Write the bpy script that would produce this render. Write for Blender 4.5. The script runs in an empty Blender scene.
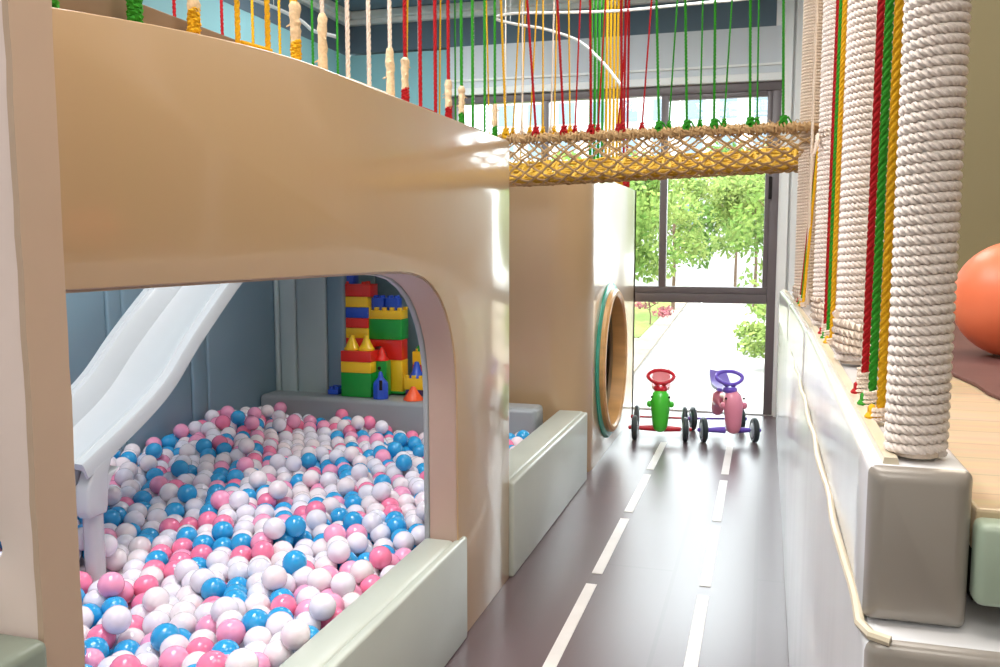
import bpy, bmesh, math, random
from mathutils import Vector, Matrix
random.seed(7)
PI = math.pi
C = bpy.context.scene.collection
S = bpy.context.scene

# ------------------------------------------------------------------ materials
def lin(h):
    h = h.lstrip('#')
    def f(v):
        v /= 255.0
        return v / 12.92 if v <= .04045 else ((v + .055) / 1.055) ** 2.4
    return tuple(f(int(h[i:i + 2], 16)) for i in (0, 2, 4)) + (1.0,)

MATS = {}
def mat(name, col, rough=.5, spec=.5, coat=0, coat_rough=.1, var=.06, nscale=6, bump=0, bscale=60,
        metal=0, sss=0, trans=0, stretch=None, emit=None):
    if name in MATS:
        return MATS[name]
    m = bpy.data.materials.new(name)
    m.use_nodes = True
    nt = m.node_tree
    b = nt.nodes['Principled BSDF']
    c = lin(col)
    tc = nt.nodes.new('ShaderNodeTexCoord')
    src = tc.outputs['Object']
    if stretch:
        mp = nt.nodes.new('ShaderNodeMapping')
        mp.inputs['Scale'].default_value = stretch
        nt.links.new(src, mp.inputs['Vector'])
        src = mp.outputs['Vector']
    n = nt.nodes.new('ShaderNodeTexNoise')
    n.inputs['Scale'].default_value = nscale
    n.inputs['Detail'].default_value = 4
    nt.links.new(src, n.inputs['Vector'])
    r = nt.nodes.new('ShaderNodeValToRGB')
    r.color_ramp.elements[0].position = .3
    r.color_ramp.elements[1].position = .7
    r.color_ramp.elements[0].color = tuple(v * (1 - var) for v in c[:3]) + (1,)
    r.color_ramp.elements[1].color = tuple(min(1, v * (1 + var)) for v in c[:3]) + (1,)
    nt.links.new(n.outputs['Fac'], r.inputs['Fac'])
    nt.links.new(r.outputs['Color'], b.inputs['Base Color'])
    b.inputs['Roughness'].default_value = rough
    b.inputs['Specular IOR Level'].default_value = spec
    b.inputs['Coat Weight'].default_value = coat
    b.inputs['Coat Roughness'].default_value = coat_rough
    b.inputs['Metallic'].default_value = metal
    if sss:
        b.inputs['Subsurface Weight'].default_value = sss
        b.inputs['Subsurface Radius'].default_value = (.02, .02, .02)
        b.inputs['Subsurface Scale'].default_value = 1
    b.inputs['Transmission Weight'].default_value = trans
    if emit:
        b.inputs['Emission Color'].default_value = lin(emit[0])
        b.inputs['Emission Strength'].default_value = emit[1]
    if bump:
        n2 = nt.nodes.new('ShaderNodeTexNoise')
        n2.inputs['Scale'].default_value = bscale
        n2.inputs['Detail'].default_value = 3
        nt.links.new(src, n2.inputs['Vector'])
        bp = nt.nodes.new('ShaderNodeBump')
        bp.inputs['Strength'].default_value = bump
        bp.inputs['Distance'].default_value = .004
        nt.links.new(n2.outputs['Fac'], bp.inputs['Height'])
        nt.links.new(bp.outputs['Normal'], b.inputs['Normal'])
    MATS[name] = m
    return m

def glass_mat():
    m = bpy.data.materials.new('window_glass')
    m.use_nodes = True
    nt = m.node_tree
    for n in list(nt.nodes):
        nt.nodes.remove(n)
    o = nt.nodes.new('ShaderNodeOutputMaterial')
    t = nt.nodes.new('ShaderNodeBsdfTransparent')
    t.inputs['Color'].default_value = (.96, .98, .97, 1)
    g = nt.nodes.new('ShaderNodeBsdfGlossy')
    g.inputs['Roughness'].default_value = .02
    fr = nt.nodes.new('ShaderNodeFresnel')
    fr.inputs['IOR'].default_value = 1.35
    mx = nt.nodes.new('ShaderNodeMixShader')
    nt.links.new(fr.outputs[0], mx.inputs[0])
    nt.links.new(t.outputs[0], mx.inputs[1])
    nt.links.new(g.outputs[0], mx.inputs[2])
    nt.links.new(mx.outputs[0], o.inputs[0])
    return m

def leaf_mat(name, col):
    m = bpy.data.materials.new(name)
    m.use_nodes = True
    nt = m.node_tree
    for n in list(nt.nodes):
        nt.nodes.remove(n)
    o = nt.nodes.new('ShaderNodeOutputMaterial')
    d = nt.nodes.new('ShaderNodeBsdfDiffuse')
    t = nt.nodes.new('ShaderNodeBsdfTranslucent')
    tc = nt.nodes.new('ShaderNodeTexCoord')
    n = nt.nodes.new('ShaderNodeTexNoise')
    n.inputs['Scale'].default_value = .9
    r = nt.nodes.new('ShaderNodeValToRGB')
    c = lin(col)
    r.color_ramp.elements[0].position = .3
    r.color_ramp.elements[1].position = .7
    r.color_ramp.elements[0].color = (c[0] * .6, c[1] * .75, c[2] * .6, 1)
    r.color_ramp.elements[1].color = (min(1, c[0] * 1.4), min(1, c[1] * 1.2), c[2] * 1.2, 1)
    nt.links.new(tc.outputs['Object'], n.inputs['Vector'])
    nt.links.new(n.outputs['Fac'], r.inputs['Fac'])
    nt.links.new(r.outputs['Color'], d.inputs['Color'])
    nt.links.new(r.outputs['Color'], t.inputs['Color'])
    mx = nt.nodes.new('ShaderNodeMixShader')
    mx.inputs[0].default_value = .4
    nt.links.new(d.outputs[0], mx.inputs[1])
    nt.links.new(t.outputs[0], mx.inputs[2])
    nt.links.new(mx.outputs[0], o.inputs[0])
    return m

def plank_mat(name, c1, c2, rough, axis_scale, coat=0, gap=.5, grain=.35):
    m = bpy.data.materials.new(name)
    m.use_nodes = True
    nt = m.node_tree
    b = nt.nodes['Principled BSDF']
    tc = nt.nodes.new('ShaderNodeTexCoord')
    mp = nt.nodes.new('ShaderNodeMapping')
    mp.inputs['Scale'].default_value = axis_scale[:3]
    mp.inputs['Rotation'].default_value = (0, 0, axis_scale[3])
    nt.links.new(tc.outputs['Object'], mp.inputs['Vector'])
    br = nt.nodes.new('ShaderNodeTexBrick')
    br.inputs['Color1'].default_value = lin(c1)
    br.inputs['Color2'].default_value = lin(c2)
    br.inputs['Mortar'].default_value = tuple(v * gap for v in lin(c1)[:3]) + (1,)
    br.inputs['Scale'].default_value = 1
    br.inputs['Mortar Size'].default_value = .004
    br.inputs['Brick Width'].default_value = 1.2
    br.inputs['Row Height'].default_value = .16
    nt.links.new(mp.outputs['Vector'], br.inputs['Vector'])
    n = nt.nodes.new('ShaderNodeTexNoise')
    n.inputs['Scale'].default_value = 5
    n.inputs['Detail'].default_value = 6
    mp2 = nt.nodes.new('ShaderNodeMapping')
    mp2.inputs['Scale'].default_value = (1, 9, 1) if axis_scale[3] == 0 else (9, 1, 1)
    nt.links.new(tc.outputs['Object'], mp2.inputs['Vector'])
    nt.links.new(mp2.outputs['Vector'], n.inputs['Vector'])
    mx = nt.nodes.new('ShaderNodeMix')
    mx.data_type = 'RGBA'
    mx.blend_type = 'MULTIPLY'
    mx.inputs[0].default_value = grain
    nt.links.new(br.outputs['Color'], mx.inputs[6])
    nt.links.new(n.outputs['Color'], mx.inputs[7])
    nt.links.new(mx.outputs[2], b.inputs['Base Color'])
    mr = nt.nodes.new('ShaderNodeMapRange')
    mr.inputs['To Min'].default_value = rough * (1 - grain * .6)
    mr.inputs['To Max'].default_value = rough * (1 + grain * .6)
    nt.links.new(n.outputs['Fac'], mr.inputs['Value'])
    nt.links.new(mr.outputs[0], b.inputs['Roughness'])
    b.inputs['Coat Weight'].default_value = coat
    b.inputs['Coat Roughness'].default_value = .28
    return m

M_TAN = mat('tan_lacquer', '#bf9f79', .32, .5, .9, .10, .04, 1.6, .05, 22, stretch=(1, 1, .06))
M_EDGE = mat('tan_board_edge', '#c8ad98', .5, .4, .1, .2, .04, 4)
M_TAUPE = mat('taupe_lining', '#b49a8b', .35, .5, .15, .2, .04, 3)
M_DARKEDGE = mat('brown_edge_board', '#77614c', .5, .4)
M_GREYBLUE = mat('grey_blue_vinyl', '#979da0', .38, .5, .2, .2, .05, 2, .08, 7)
M_PITWALL = mat('slate_blue_vinyl', '#7d99a8', .34, .5, .25, .2, .06, 1.4, .10, 5)
M_PITSTRIP = mat('pale_sage_vinyl', '#b3c4c4', .34, .5, .25, .2, .05, 2, .08, 6)
M_SAGE = mat('sage_vinyl_pad', '#bcc2b8', .34, .5, .25, .18, .04, 2, .08, 8)
M_WALLPAD = mat('pearl_vinyl_pad', '#e2e2e5', .26, .5, .6, .14, .04, 2, .14, 9, stretch=(1, 3, .35))
M_PADSHADE = mat('pearl_vinyl_shaded', '#958d85', .30, .5, .5, .16, .03, 2, .08, 9)  # same pearl vinyl, darkened to paint in the shade on end faces
M_GREENPAD = mat('sage_green_pad', '#a3b3a0', .35, .5, .2, .2, .04, 3, .06, 9)
M_PINKWHITE = mat('pinkish_white_paint', '#ecd9d3', .5, .4, .1, .2, .03, 5, .1, 30)
M_WHITE = mat('white_paint', '#f2f2f0', .5, .4, 0, .1, .02)
M_TEAL = mat('teal_wall_paint', '#8fc0c6', .6, .3, 0, .1, .03, 2)
M_SLATE = mat('slate_band_paint', '#5d6f7c', .6, .3, 0, .1, .03, 2)
M_CEIL = mat('ceiling_blue_grey', '#8095a6', .7, .3, 0, .1, .03, 1)
M_BLIND = mat('grey_white_blind', '#d7dbe0', .7, .3, 0, .1, .03, 2)
M_FRAME = mat('dark_window_frame', '#6f6668', .4, .5, 0, .1, .04)
M_OLIVE = mat('olive_wall_paint', '#8d8669', .6, .3, 0, .1, .03, 1)
M_SLIDE = mat('white_slide_plastic', '#bfc4c8', .24, .5, .4, .12, .02, 2)
M_TRIMSTRIP = mat('beige_metal_strip', '#d9ccb4', .3, .6, .2, .15)
M_DARK = mat('dark_gap', '#2a2624', .8, .2)
M_RUG = mat('maroon_mat', '#6d4a45', .6, .3, 0, .1, .08, 4, .1, 40)
M_BALLORANGE = mat('orange_ball', '#ee7d55', .42, .5, .1, .3, .02, 3)
M_GREEN_RING = mat('green_ring', '#2f9f86', .4, .5, .3)
M_WOOD = mat('wood_ring', '#d8a468', .4, .5, .3, .15, .12, 3, .05, 12, stretch=(1, 1, 6))
M_DASH = mat('white_floor_tape', '#eeeae8', .4, .5)
M_FLOOR = plank_mat('dark_vinyl_floor', '#655459', '#67565b', .32, (.45, .45, .45, PI / 2), .36, .9, .06)
M_DECK = plank_mat('pale_wood_floor', '#e2cdb0', '#d9c09e', .38, (1, 1.6, 1, 0), .15, .7)
M_GLASS = glass_mat()

ROPE = {
    'red': mat('red_rope', '#a8161c', .75, .2, var=.15, nscale=300),
    'green': mat('green_rope', '#2f8a22', .75, .2, var=.15, nscale=300),
    'yellow': mat('yellow_rope', '#d9a51c', .75, .2, var=.15, nscale=300),
    'cream': mat('cream_rope', '#e7d6c6', .8, .2, var=.08, nscale=300),
    'white': mat('white_rope', '#ece0d8', .8, .2, var=.08, nscale=300),
    'tan': mat('tan_rope', '#b7966b', .8, .2, var=.15, nscale=200),
}
M_SHEATH = mat('cream_tape', '#dcc19b', .85, .2, var=.15, nscale=120, bump=.4, bscale=200)

# ------------------------------------------------------------------ mesh helpers
def link_bm(name, bm, m, parent=None, smooth=True):
    me = bpy.data.meshes.new(name)
    bm.to_mesh(me)
    bm.free()
    mm = m if isinstance(m, (list, tuple)) else [m]
    for x in mm:
        me.materials.append(x)
    if smooth:
        for p in me.polygons:
            p.use_smooth = True
        try:
            me.set_sharp_from_angle(angle=math.radians(40))
        except Exception:
            pass
    o = bpy.data.objects.new(name, me)
    C.objects.link(o)
    if parent:
        o.parent = parent
        o.matrix_parent_inverse = parent_matrix(parent).inverted()
    return o

def parent_matrix(p):
    m = p.matrix_basis.copy()
    q = p
    while q.parent:
        m = q.parent.matrix_basis @ q.matrix_parent_inverse @ m if False else q.parent.matrix_basis @ m
        q = q.parent
    return m

def tag(o, label=None, cat=None, group=None, kind=None):
    if label: o['label'] = label
    if cat: o['category'] = cat
    if group: o['group'] = group
    if kind: o['kind'] = kind
    return o

def empty(name, loc=(0, 0, 0), rz=0):
    o = bpy.data.objects.new(name, None)
    o.location = loc
    o.rotation_euler = (0, 0, rz)
    o.empty_display_size = .1
    C.objects.link(o)
    return o

def sub(name, bm, m, parent, label=None, smooth=True, world=True):
    """a part of parent; geometry given in world coordinates (world) or in the parent's own frame"""
    me = bpy.data.meshes.new(name)
    bm.to_mesh(me)
    bm.free()
    for x in (m if isinstance(m, (list, tuple)) else [m]):
        me.materials.append(x)
    if smooth:
        for p in me.polygons:
            p.use_smooth = True
        me.set_sharp_from_angle(angle=math.radians(40))
    o = bpy.data.objects.new(name, me)
    C.objects.link(o)
    o.parent = parent
    if world:
        W = Matrix.Identity(4)
        q = parent
        while q:
            W = q.matrix_basis @ W
            q = q.parent
        me.transform(W.inverted())
    if label: o['label'] = label
    return o

def box(bm, x0, x1, y0, y1, z0, z1, bev=0, seg=2, mi=0):
    if x0 > x1: x0, x1 = x1, x0
    if y0 > y1: y0, y1 = y1, y0
    if z0 > z1: z0, z1 = z1, z0
    t = bmesh.new()
    bmesh.ops.create_cube(t, size=1)
    for v in t.verts:
        v.co = Vector((x0 + (v.co.x + .5) * (x1 - x0), y0 + (v.co.y + .5) * (y1 - y0), z0 + (v.co.z + .5) * (z1 - z0)))
    if bev:
        bmesh.ops.bevel(t, geom=t.edges[:], offset=bev, segments=seg, profile=.5, affect='EDGES', clamp_overlap=True)
    merge(bm, t, mi)

def merge(bm, t, mi=0):
    vm = {}
    for v in t.verts:
        vm[v] = bm.verts.new(v.co)
    for f in t.faces:
        try:
            nf = bm.faces.new([vm[v] for v in f.verts])
            nf.material_index = mi if mi else f.material_index
        except ValueError:
            pass
    t.free()

def BX(*a, **k):
    bm = bmesh.new()
    box(bm, *a, **k)
    return bm

def frames(pts):
    """tangent / normal / binormal along a polyline"""
    pts = [Vector(p) for p in pts]
    out = []
    n = None
    for i in range(len(pts)):
        a = pts[max(0, i - 1)]
        b = pts[min(len(pts) - 1, i + 1)]
        t = (b - a).normalized()
        if n is None:
            n = t.orthogonal().normalized()
        n = (n - t * n.dot(t))
        n = n.normalized() if n.length > 1e-6 else t.orthogonal().normalized()
        out.append((pts[i], t, n, t.cross(n)))
    return out

def tube(bm, pts, r, sides=8, cap=True, closed=False, lobes=0, twist=0, mi=0):
    """r: number or list. lobes/twist: twisted rope section, twist in radians per metre"""
    fr = frames(pts)
    rings = []
    L = 0
    for i, (p, t, n, b) in enumerate(fr):
        if i:
            L += (p - fr[i - 1][0]).length
        rr = r[i] if isinstance(r, (list, tuple)) else r
        ring = []
        for k in range(sides):
            a = 2 * PI * k / sides
            q = rr
            if lobes:
                q = rr * (1 - .32 * (.5 + .5 * math.cos(lobes * a)) ** 2)
                a += twist * L
            ring.append(bm.verts.new(p + n * (q * math.cos(a)) + b * (q * math.sin(a))))
        rings.append(ring)
    m = len(rings)
    for i in range(m if closed else m - 1):
        A, B = rings[i], rings[(i + 1) % m]
        for k in range(sides):
            f = bm.faces.new((A[k], A[(k + 1) % sides], B[(k + 1) % sides], B[k]))
            f.material_index = mi
    if cap and not closed:
        f = bm.faces.new(rings[0][::-1]); f.material_index = mi
        f = bm.faces.new(rings[-1]); f.material_index = mi

def rope(bm, p0, p1, r, pitch=.030, sides=9, per=6, sag=0, mi=0):
    pitch = max(.014, pitch * .55)
    per = 5 if sides > 7 else 4
    p0, p1 = Vector(p0), Vector(p1)
    L = (p1 - p0).length
    n = max(2, int(L / pitch * per))
    side = (p1 - p0).orthogonal().normalized()
    pts = [p0.lerp(p1, i / n) + Vector((0, 0, -sag * 4 * (i / n) * (1 - i / n))) for i in range(n + 1)]
    tube(bm, pts, r, sides, lobes=3, twist=2 * PI / pitch / 3 * 1.0, mi=mi)

def coil(bm, base, R, h, r, turns, per=14, tw=.012, tilt=0, sides=6, jitter=0, mi=0):
    pts = []
    n = int(turns * per)
    for i in range(n + 1):
        a = 2 * PI * i / per
        z = h * i / n
        rr = R + (random.uniform(-jitter, jitter) if jitter else 0)
        x, y = rr * math.cos(a), rr * math.sin(a)
        pts.append(Vector(base) + Vector((x, y, z + x * tilt)))
    tube(bm, pts, r, sides, lobes=3 if tw else 0, twist=2 * PI / (tw * 1.3) if tw else 0, mi=mi)

def sheath_bm(x, y, z0, z1, r):
    bm = bmesh.new()
    n = 12
    pts = [(x + random.uniform(-.0015, .0015), y + random.uniform(-.0015, .0015), z0 + (z1 - z0) * i / n) for i in range(n + 1)]
    rr = [r * random.uniform(.85, 1.15) for _ in pts]
    rr[0] *= .8; rr[-1] *= .75
    tube(bm, pts, rr, 9)
    return bm

def prism(bm, poly, axis, a0, a1, mi=0, holes=None, bevel=0):
    """extrude polygon (list of 2D) between a0 and a1 along axis; 2D coordinates are the other two axes in xyz order"""
    cu = bpy.data.curves.new('outline', 'CURVE')
    cu.dimensions = '2D'
    cu.fill_mode = 'BOTH'
    for pl in [poly] + (holes or []):
        sp = cu.splines.new('POLY')
        sp.points.add(len(pl) - 1)
        for i, p in enumerate(pl):
            sp.points[i].co = (p[0], p[1], 0, 1)
        sp.use_cyclic_u = True
    w = (a1 - a0) / 2
    cu.extrude = max(1e-4, abs(w) - bevel)
    if bevel:
        cu.bevel_depth = bevel
        cu.bevel_resolution = 2
        cu.offset = -bevel
    ob = bpy.data.objects.new('outline', cu)
    me = bpy.data.meshes.new_from_object(ob)
    t = bmesh.new()
    t.from_mesh(me)
    c = (a0 + a1) / 2
    for v in t.verts:
        p, q, d = v.co
        v.co = {'x': Vector((c + d, p, q)), 'y': Vector((p, c + d, q)), 'z': Vector((p, q, c + d))}[axis]
    bmesh.ops.remove_doubles(t, verts=t.verts[:], dist=1e-5)
    bmesh.ops.recalc_face_normals(t, faces=t.faces[:])
    merge(bm, t, mi)
    bpy.data.objects.remove(ob)
    bpy.data.curves.remove(cu)
    bpy.data.meshes.remove(me)

def sphere(bm, c, r, seg=16, rings=10, sc=(1, 1, 1), mi=0):
    t = bmesh.new()
    bmesh.ops.create_uvsphere(t, u_segments=seg, v_segments=rings, radius=r)
    for v in t.verts:
        v.co = Vector(c) + Vector((v.co.x * sc[0], v.co.y * sc[1], v.co.z * sc[2]))
    merge(bm, t, mi)

def cone(bm, c, r0, r1, z0, z1, seg=20, mi=0):
    tube(bm, [(c[0], c[1], z0), (c[0], c[1], z1)], [r0, max(r1, 1e-4)], seg, mi=mi)

def lathe(bm, c, prof, axis='z', seg=24, mi=0):
    """prof: list of (radius, along)"""
    rings = []
    for r, h in prof:
        ring = []
        for k in range(seg):
            a = 2 * PI * k / seg
            u, v = r * math.cos(a), r * math.sin(a)
            d = {'z': (u, v, h), 'x': (h, u, v), 'y': (u, h, v)}[axis]
            ring.append(bm.verts.new(Vector(c) + Vector(d)))
        rings.append(ring)
    for A, B in zip(rings, rings[1:]):
        for k in range(seg):
            f = bm.faces.new((A[k], A[(k + 1) % seg], B[(k + 1) % seg], B[k]))
            f.material_index = mi
    f = bm.faces.new(rings[0][::-1]); f.material_index = mi
    f = bm.faces.new(rings[-1]); f.material_index = mi
    bmesh.ops.recalc_face_normals(bm, faces=bm.faces[:])

def torus(bm, c, R, r, axis='z', seg=28, sides=8, sx=1, sy=1, mi=0):
    pts = []
    for k in range(seg):
        a = 2 * PI * k / seg
        u, v = R * sx * math.cos(a), R * sy * math.sin(a)
        pts.append(Vector(c) + Vector({'z': (u, v, 0), 'x': (0, u, v), 'y': (u, 0, v)}[axis]))
    tube(bm, pts, r, sides, closed=True, mi=mi)

def structure(name, bm, m, smooth=False, parent=None):
    o = link_bm(name, bm, m, None, smooth)
    if parent:
        o.parent = parent
    else:
        o['kind'] = 'structure'
    return o

def ordinal(i):
    return ['first', 'second', 'third', 'fourth', 'fifth', 'sixth', 'seventh', 'eighth', 'ninth', 'tenth', 'eleventh', 'twelfth'][i]

# ------------------------------------------------------------------ camera
cam = bpy.data.cameras.new('camera')
cam.sensor_width = 36
cam.lens = 888 / 1000 * 36
cam.clip_start = .02
cam.clip_end = 500
co = bpy.data.objects.new('camera', cam)
C.objects.link(co)
EYE = Vector((0, 0, 1.5))
co.location = EYE
PITCH, YAW = math.radians(5.883), math.radians(16.593)
co.rotation_euler = (PI / 2 - PITCH, 0, YAW)
S.camera = co

# ------------------------------------------------------------------ room shell
CEIL = 3.66
ROOM_L, ROOM_R, ROOM_B, WIN_Y = -3.9, 2.7, -3.2, 7.95
floor = structure('floor', BX(ROOM_L - .2, ROOM_R + .2, ROOM_B - .2, WIN_Y + .25, -.2, 0), M_FLOOR)
for X, tapes in ((-.692, [5.80, 4.83, 3.865, 2.895, 1.93]), (-.212, [5.81, 4.80, 3.85, 2.88, 1.92])):
    for y in tapes:
        ln = .84 if X < -.5 or y > 5 else .86
        o = structure('lane_marking', BX(X - .024, X + .024, y, y + ln, .0005, .003), M_DASH, parent=floor)
structure('ceiling', BX(ROOM_L - .2, ROOM_R + .2, ROOM_B - .2, WIN_Y + .25, CEIL, CEIL + .15), M_CEIL)
# left wall: teal below, slate band above
bm = bmesh.new()
box(bm, ROOM_L - .15, ROOM_L, ROOM_B, WIN_Y, 0, 3.27)
box(bm, ROOM_L - .15, ROOM_L + .003, ROOM_B, WIN_Y, 3.27, CEIL, mi=1)
structure('wall_left', bm, [M_TEAL, M_SLATE])
# window wall
WX0, WX1, WZ1 = -2.85, .09, 2.84
bm = bmesh.new()
box(bm, ROOM_L, WX0, WIN_Y, WIN_Y + .2, 0, 3.27)
box(bm, ROOM_L, .03, WIN_Y - .003, WIN_Y + .2, 3.29, CEIL, mi=1)
box(bm, WX0, WX1, WIN_Y, WIN_Y + .2, WZ1, 3.29, mi=2)
box(bm, WX1, ROOM_R, WIN_Y, WIN_Y + .2, 0, CEIL, mi=3)
box(bm, .03, WX1, WIN_Y, WIN_Y + .2, 3.29, CEIL, mi=3)
structure('wall_front', bm, [M_TEAL, M_SLATE, M_BLIND, M_WHITE])
# white pilaster strips right of the window
bm = bmesh.new()
box(bm, .10, .17, WIN_Y - .07, WIN_Y, 0, CEIL, .006)
box(bm, .19, .30, WIN_Y - .14, WIN_Y, 0, CEIL, .006)
structure('trim_1', bm, M_WHITE)
bm = bmesh.new()
box(bm, ROOM_L, .03, WIN_Y - .06, WIN_Y, 3.54, 3.585, .006)
box(bm, ROOM_L, .03, WIN_Y - .11, WIN_Y, 3.585, 3.655, .012)
box(bm, ROOM_L, ROOM_L + .06, ROOM_B, WIN_Y, 3.54, 3.585, .006)
box(bm, ROOM_L, ROOM_L + .11, ROOM_B, WIN_Y, 3.585, 3.655, .012)
structure('trim_2', bm, M_WHITE)
bm = bmesh.new()
box(bm, WX0, WX1, WIN_Y - .05, WIN_Y + .02, WZ1, WZ1 + .065, .008)
box(bm, WX0, WX1, WIN_Y - .02, WIN_Y + .02, WZ1 + .13, WZ1 + .15, .004)
structure('trim_3', bm, M_WHITE)
structure('wall_back', BX(ROOM_L, ROOM_R, ROOM_B - .15, ROOM_B, 0, CEIL), M_WHITE)
structure('wall_right', BX(ROOM_R, ROOM_R + .15, ROOM_B, WIN_Y, 0, CEIL), M_OLIVE)
structure('wall_partition', BX(.42, ROOM_R, 4.25, 4.35, 1.19, CEIL), M_OLIVE)

# window
win = empty('window_1', (-1.38, WIN_Y + .05, 0))
win['kind'] = 'structure'
def wpart(name, *a, bev=.006, m=M_FRAME):
    return sub(name, BX(*a, bev=bev), m, win)
wpart('window_frame', WX0, WX1, WIN_Y - .01, WIN_Y + .08, WZ1 - .075, WZ1)
wpart('window_frame', WX1 - .072, WX1, WIN_Y - .01, WIN_Y + .08, 0, WZ1 - .075)
wpart('window_frame', WX0, WX0 + .07, WIN_Y - .01, WIN_Y + .08, 0, WZ1 - .075)
wpart('window_frame', WX0, WX1, WIN_Y - .01, WIN_Y + .08, 0, .012, bev=.003, m=M_WHITE)  # white colour stands in for glare over the dark bottom frame
wpart('transom', WX0 + .07, WX1 - .072, WIN_Y - .02, WIN_Y + .08, .97, 1.05)
wpart('sash_rail', WX0 + .07, WX1 - .072, WIN_Y + .0, WIN_Y + .07, 1.05, 1.11)
wpart('mullion', -.905, -.842, WIN_Y - .005, WIN_Y + .07, 1.11, WZ1 - .075)
wpart('mullion', -1.98, -1.91, WIN_Y - .005, WIN_Y + .07, 0, WZ1 - .075)
wpart('sash_stile', -.022, .018, WIN_Y + .0, WIN_Y + .06, 1.11, WZ1 - .075)
wpart('sash_rail', -.842, -.022, WIN_Y, WIN_Y + .06, WZ1 - .12, WZ1 - .075)
for x0, x1, z0, z1 in ((WX0 + .07, WX1 - .072, .012, .97), (WX0 + .07, -1.98, 1.11, 2.765), (-1.91, -.905, 1.11, 2.765), (-.842, -.022, 1.11, 2.72)):
    sub('window_pane', BX(x0, x1, WIN_Y + .03, WIN_Y + .036, z0, z1), M_GLASS, win)
bm = bmesh.new()
box(bm, .008, .034, WIN_Y - .035, WIN_Y - .02, 1.86, 2.05, .005)
box(bm, .012, .030, WIN_Y - .06, WIN_Y - .03, 1.88, 1.98, .007)
sub('window_handle', bm, M_DARK, win, 'black window handle')

# ------------------------------------------------------------------ tan play front along the lane
XF, XB = -1.06, -1.17
def top_z(y):
    return 1.927 if y > 2.0 else 1.927 - .075 * ((2.0 - y) / .9) ** 1.6
arch = empty('arched_panel', (-1.1, 2.3, 0))
tag(arch, 'long glossy tan panel with an arched opening in front of the ball pit', 'play panel')
def arch_outline(grow=0, y_end=3.70, top=True, z_cap=None):
    pts = [(y_end, 0), (y_end, z_cap or 1.927)]
    ys = [3.4, 3.0, 2.6, 2.3] + [2.0 - .1 * i for i in range(10)] + [1.001]
    pts += [(y, (z_cap or top_z(y))) for y in ys]
    # underside of the header, then the arch
    g = grow
    pts += [(1.001, 1.425 - g), (1.6, 1.42 - g), (2.2, 1.415 - g), (2.385, 1.413 - g), (2.50, 1.410 - g), (2.60, 1.402 - g), (2.69, 1.386 - g), (2.77, 1.358 - g * 1.3),
            (2.84, 1.317 - g), (2.895, 1.268 - g), (2.94, 1.212 - g * .8), (2.974, 1.15 - g * .7), (2.994, 1.09 - g * .5), (3.008, 1.02), (3.015, .95)]
    pts = [(min(y, y - g * max(0, (y - 2.5) / .52)) if y < 3.1 and z < 1.43 else y, z) for y, z in pts]
    pts += [(3.02 - grow, 0)]
    return pts
bm = bmesh.new()
prism(bm, arch_outline(), 'x', XB, XF, bevel=.003)
sub('panel_face', bm, M_TAN, arch)
bm = bmesh.new()
prism(bm, arch_outline(.010, z_cap=1.89), 'x', XB - .022, XB - .001, bevel=.006)
sub('inner_pad', bm, M_GREYBLUE, arch, 'grey blue inner rim of the arch')
# taupe lining on the underside and jamb of the arch
bm = bmesh.new()
o_ = arch_outline(.0)
k0 = [i for i, p in enumerate(o_) if p == (1.001, 1.425)][0]
outer = o_[k0:]
inner = arch_outline(.005)[k0:]
prism(bm, outer + inner[::-1], 'x', XB, XF - .006)
sub('arch_lining', bm, M_TAUPE, arch, 'taupe lining of the arch')
bm = bmesh.new()
pl = [(y, 1.945) for y in [3.68, 2.2, 1.001]] + [(1.001, 1.80), (3.68, 1.80)]
prism(bm, pl, 'x', XB - .01, XB + .035, bevel=.003)
sub('top_board', bm, M_DARKEDGE, arch, 'brown board edge along the top')

# padded sills
bm = bmesh.new()
box(bm, XB - .02, XF - .012, 1.0, 3.01, 0, .405, .018, 3)
box(bm, XF - .02, XF + .016, 1.0, 3.08, 0, .40, .012, 3)
tag(link_bm('sill_pad', bm, M_SAGE), 'grey green padded sill under the arched opening at the near end of the ball pit', 'padded sill')
bm = bmesh.new()
box(bm, -1.235, XF - .01, 3.712, 5.45, 0, .44, .018, 3)
box(bm, XF - .02, XF + .018, 3.712, 5.43, 0, .437, .012, 3)
tag(link_bm('sill_pad', bm, M_SAGE), 'pale grey padded sill between the tan panel and the panel with the round hole', 'padded sill')

# near board that closes the pit beside the camera
bm = bmesh.new()
hole = []
for i in range(24):
    a = 2 * PI * i / 24
    hole.append((-1.04 + .055 * math.cos(a), 1.085 + .032 * math.sin(a)))
pl = [(-.928, 0)]
zz = 0
while zz < 2.6:
    pl.append((-.928 + random.uniform(-.0012, .0012), zz + .02)); zz += .06
pl += [(-.928, 2.66), (-2.4, 2.66), (-2.4, 0)]
prism(bm, pl, 'y', .930, .965, holes=[hole], bevel=.002)
bd = empty('near_board', (-1.4, .93, 0))
tag(bd, 'pinkish white upright board with a tan edge standing nearest on the left', 'board')
sub('board_face', bm, M_PINKWHITE, bd)
bm = bmesh.new()
pl = [(.926, .0)]
for i in range(60):
    pl.append((.9275 + random.uniform(-.0016, .0016), i * 2.66 / 60))
pl.append((.9275, 2.66))
for i in range(60, -1, -1):
    pl.append((.999 + random.uniform(-.0012, .0012), i * 2.66 / 60))
prism(bm, pl, 'x', -.93, -.920)
sub('board_edge', bm, M_EDGE, bd, 'tan edge of the board')
M_CUSH = mat('dark_sage_pad', '#7f897e', .4, .5, .2, .2, .05, 3, .06, 9)
tag(link_bm('floor_cushion', BX(-1.9, -.905, .74, .925, .0, .972, bev=.015, seg=3), M_CUSH), 'dark sage cushion pad standing against the pinkish white board', 'cushion pad')

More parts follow.
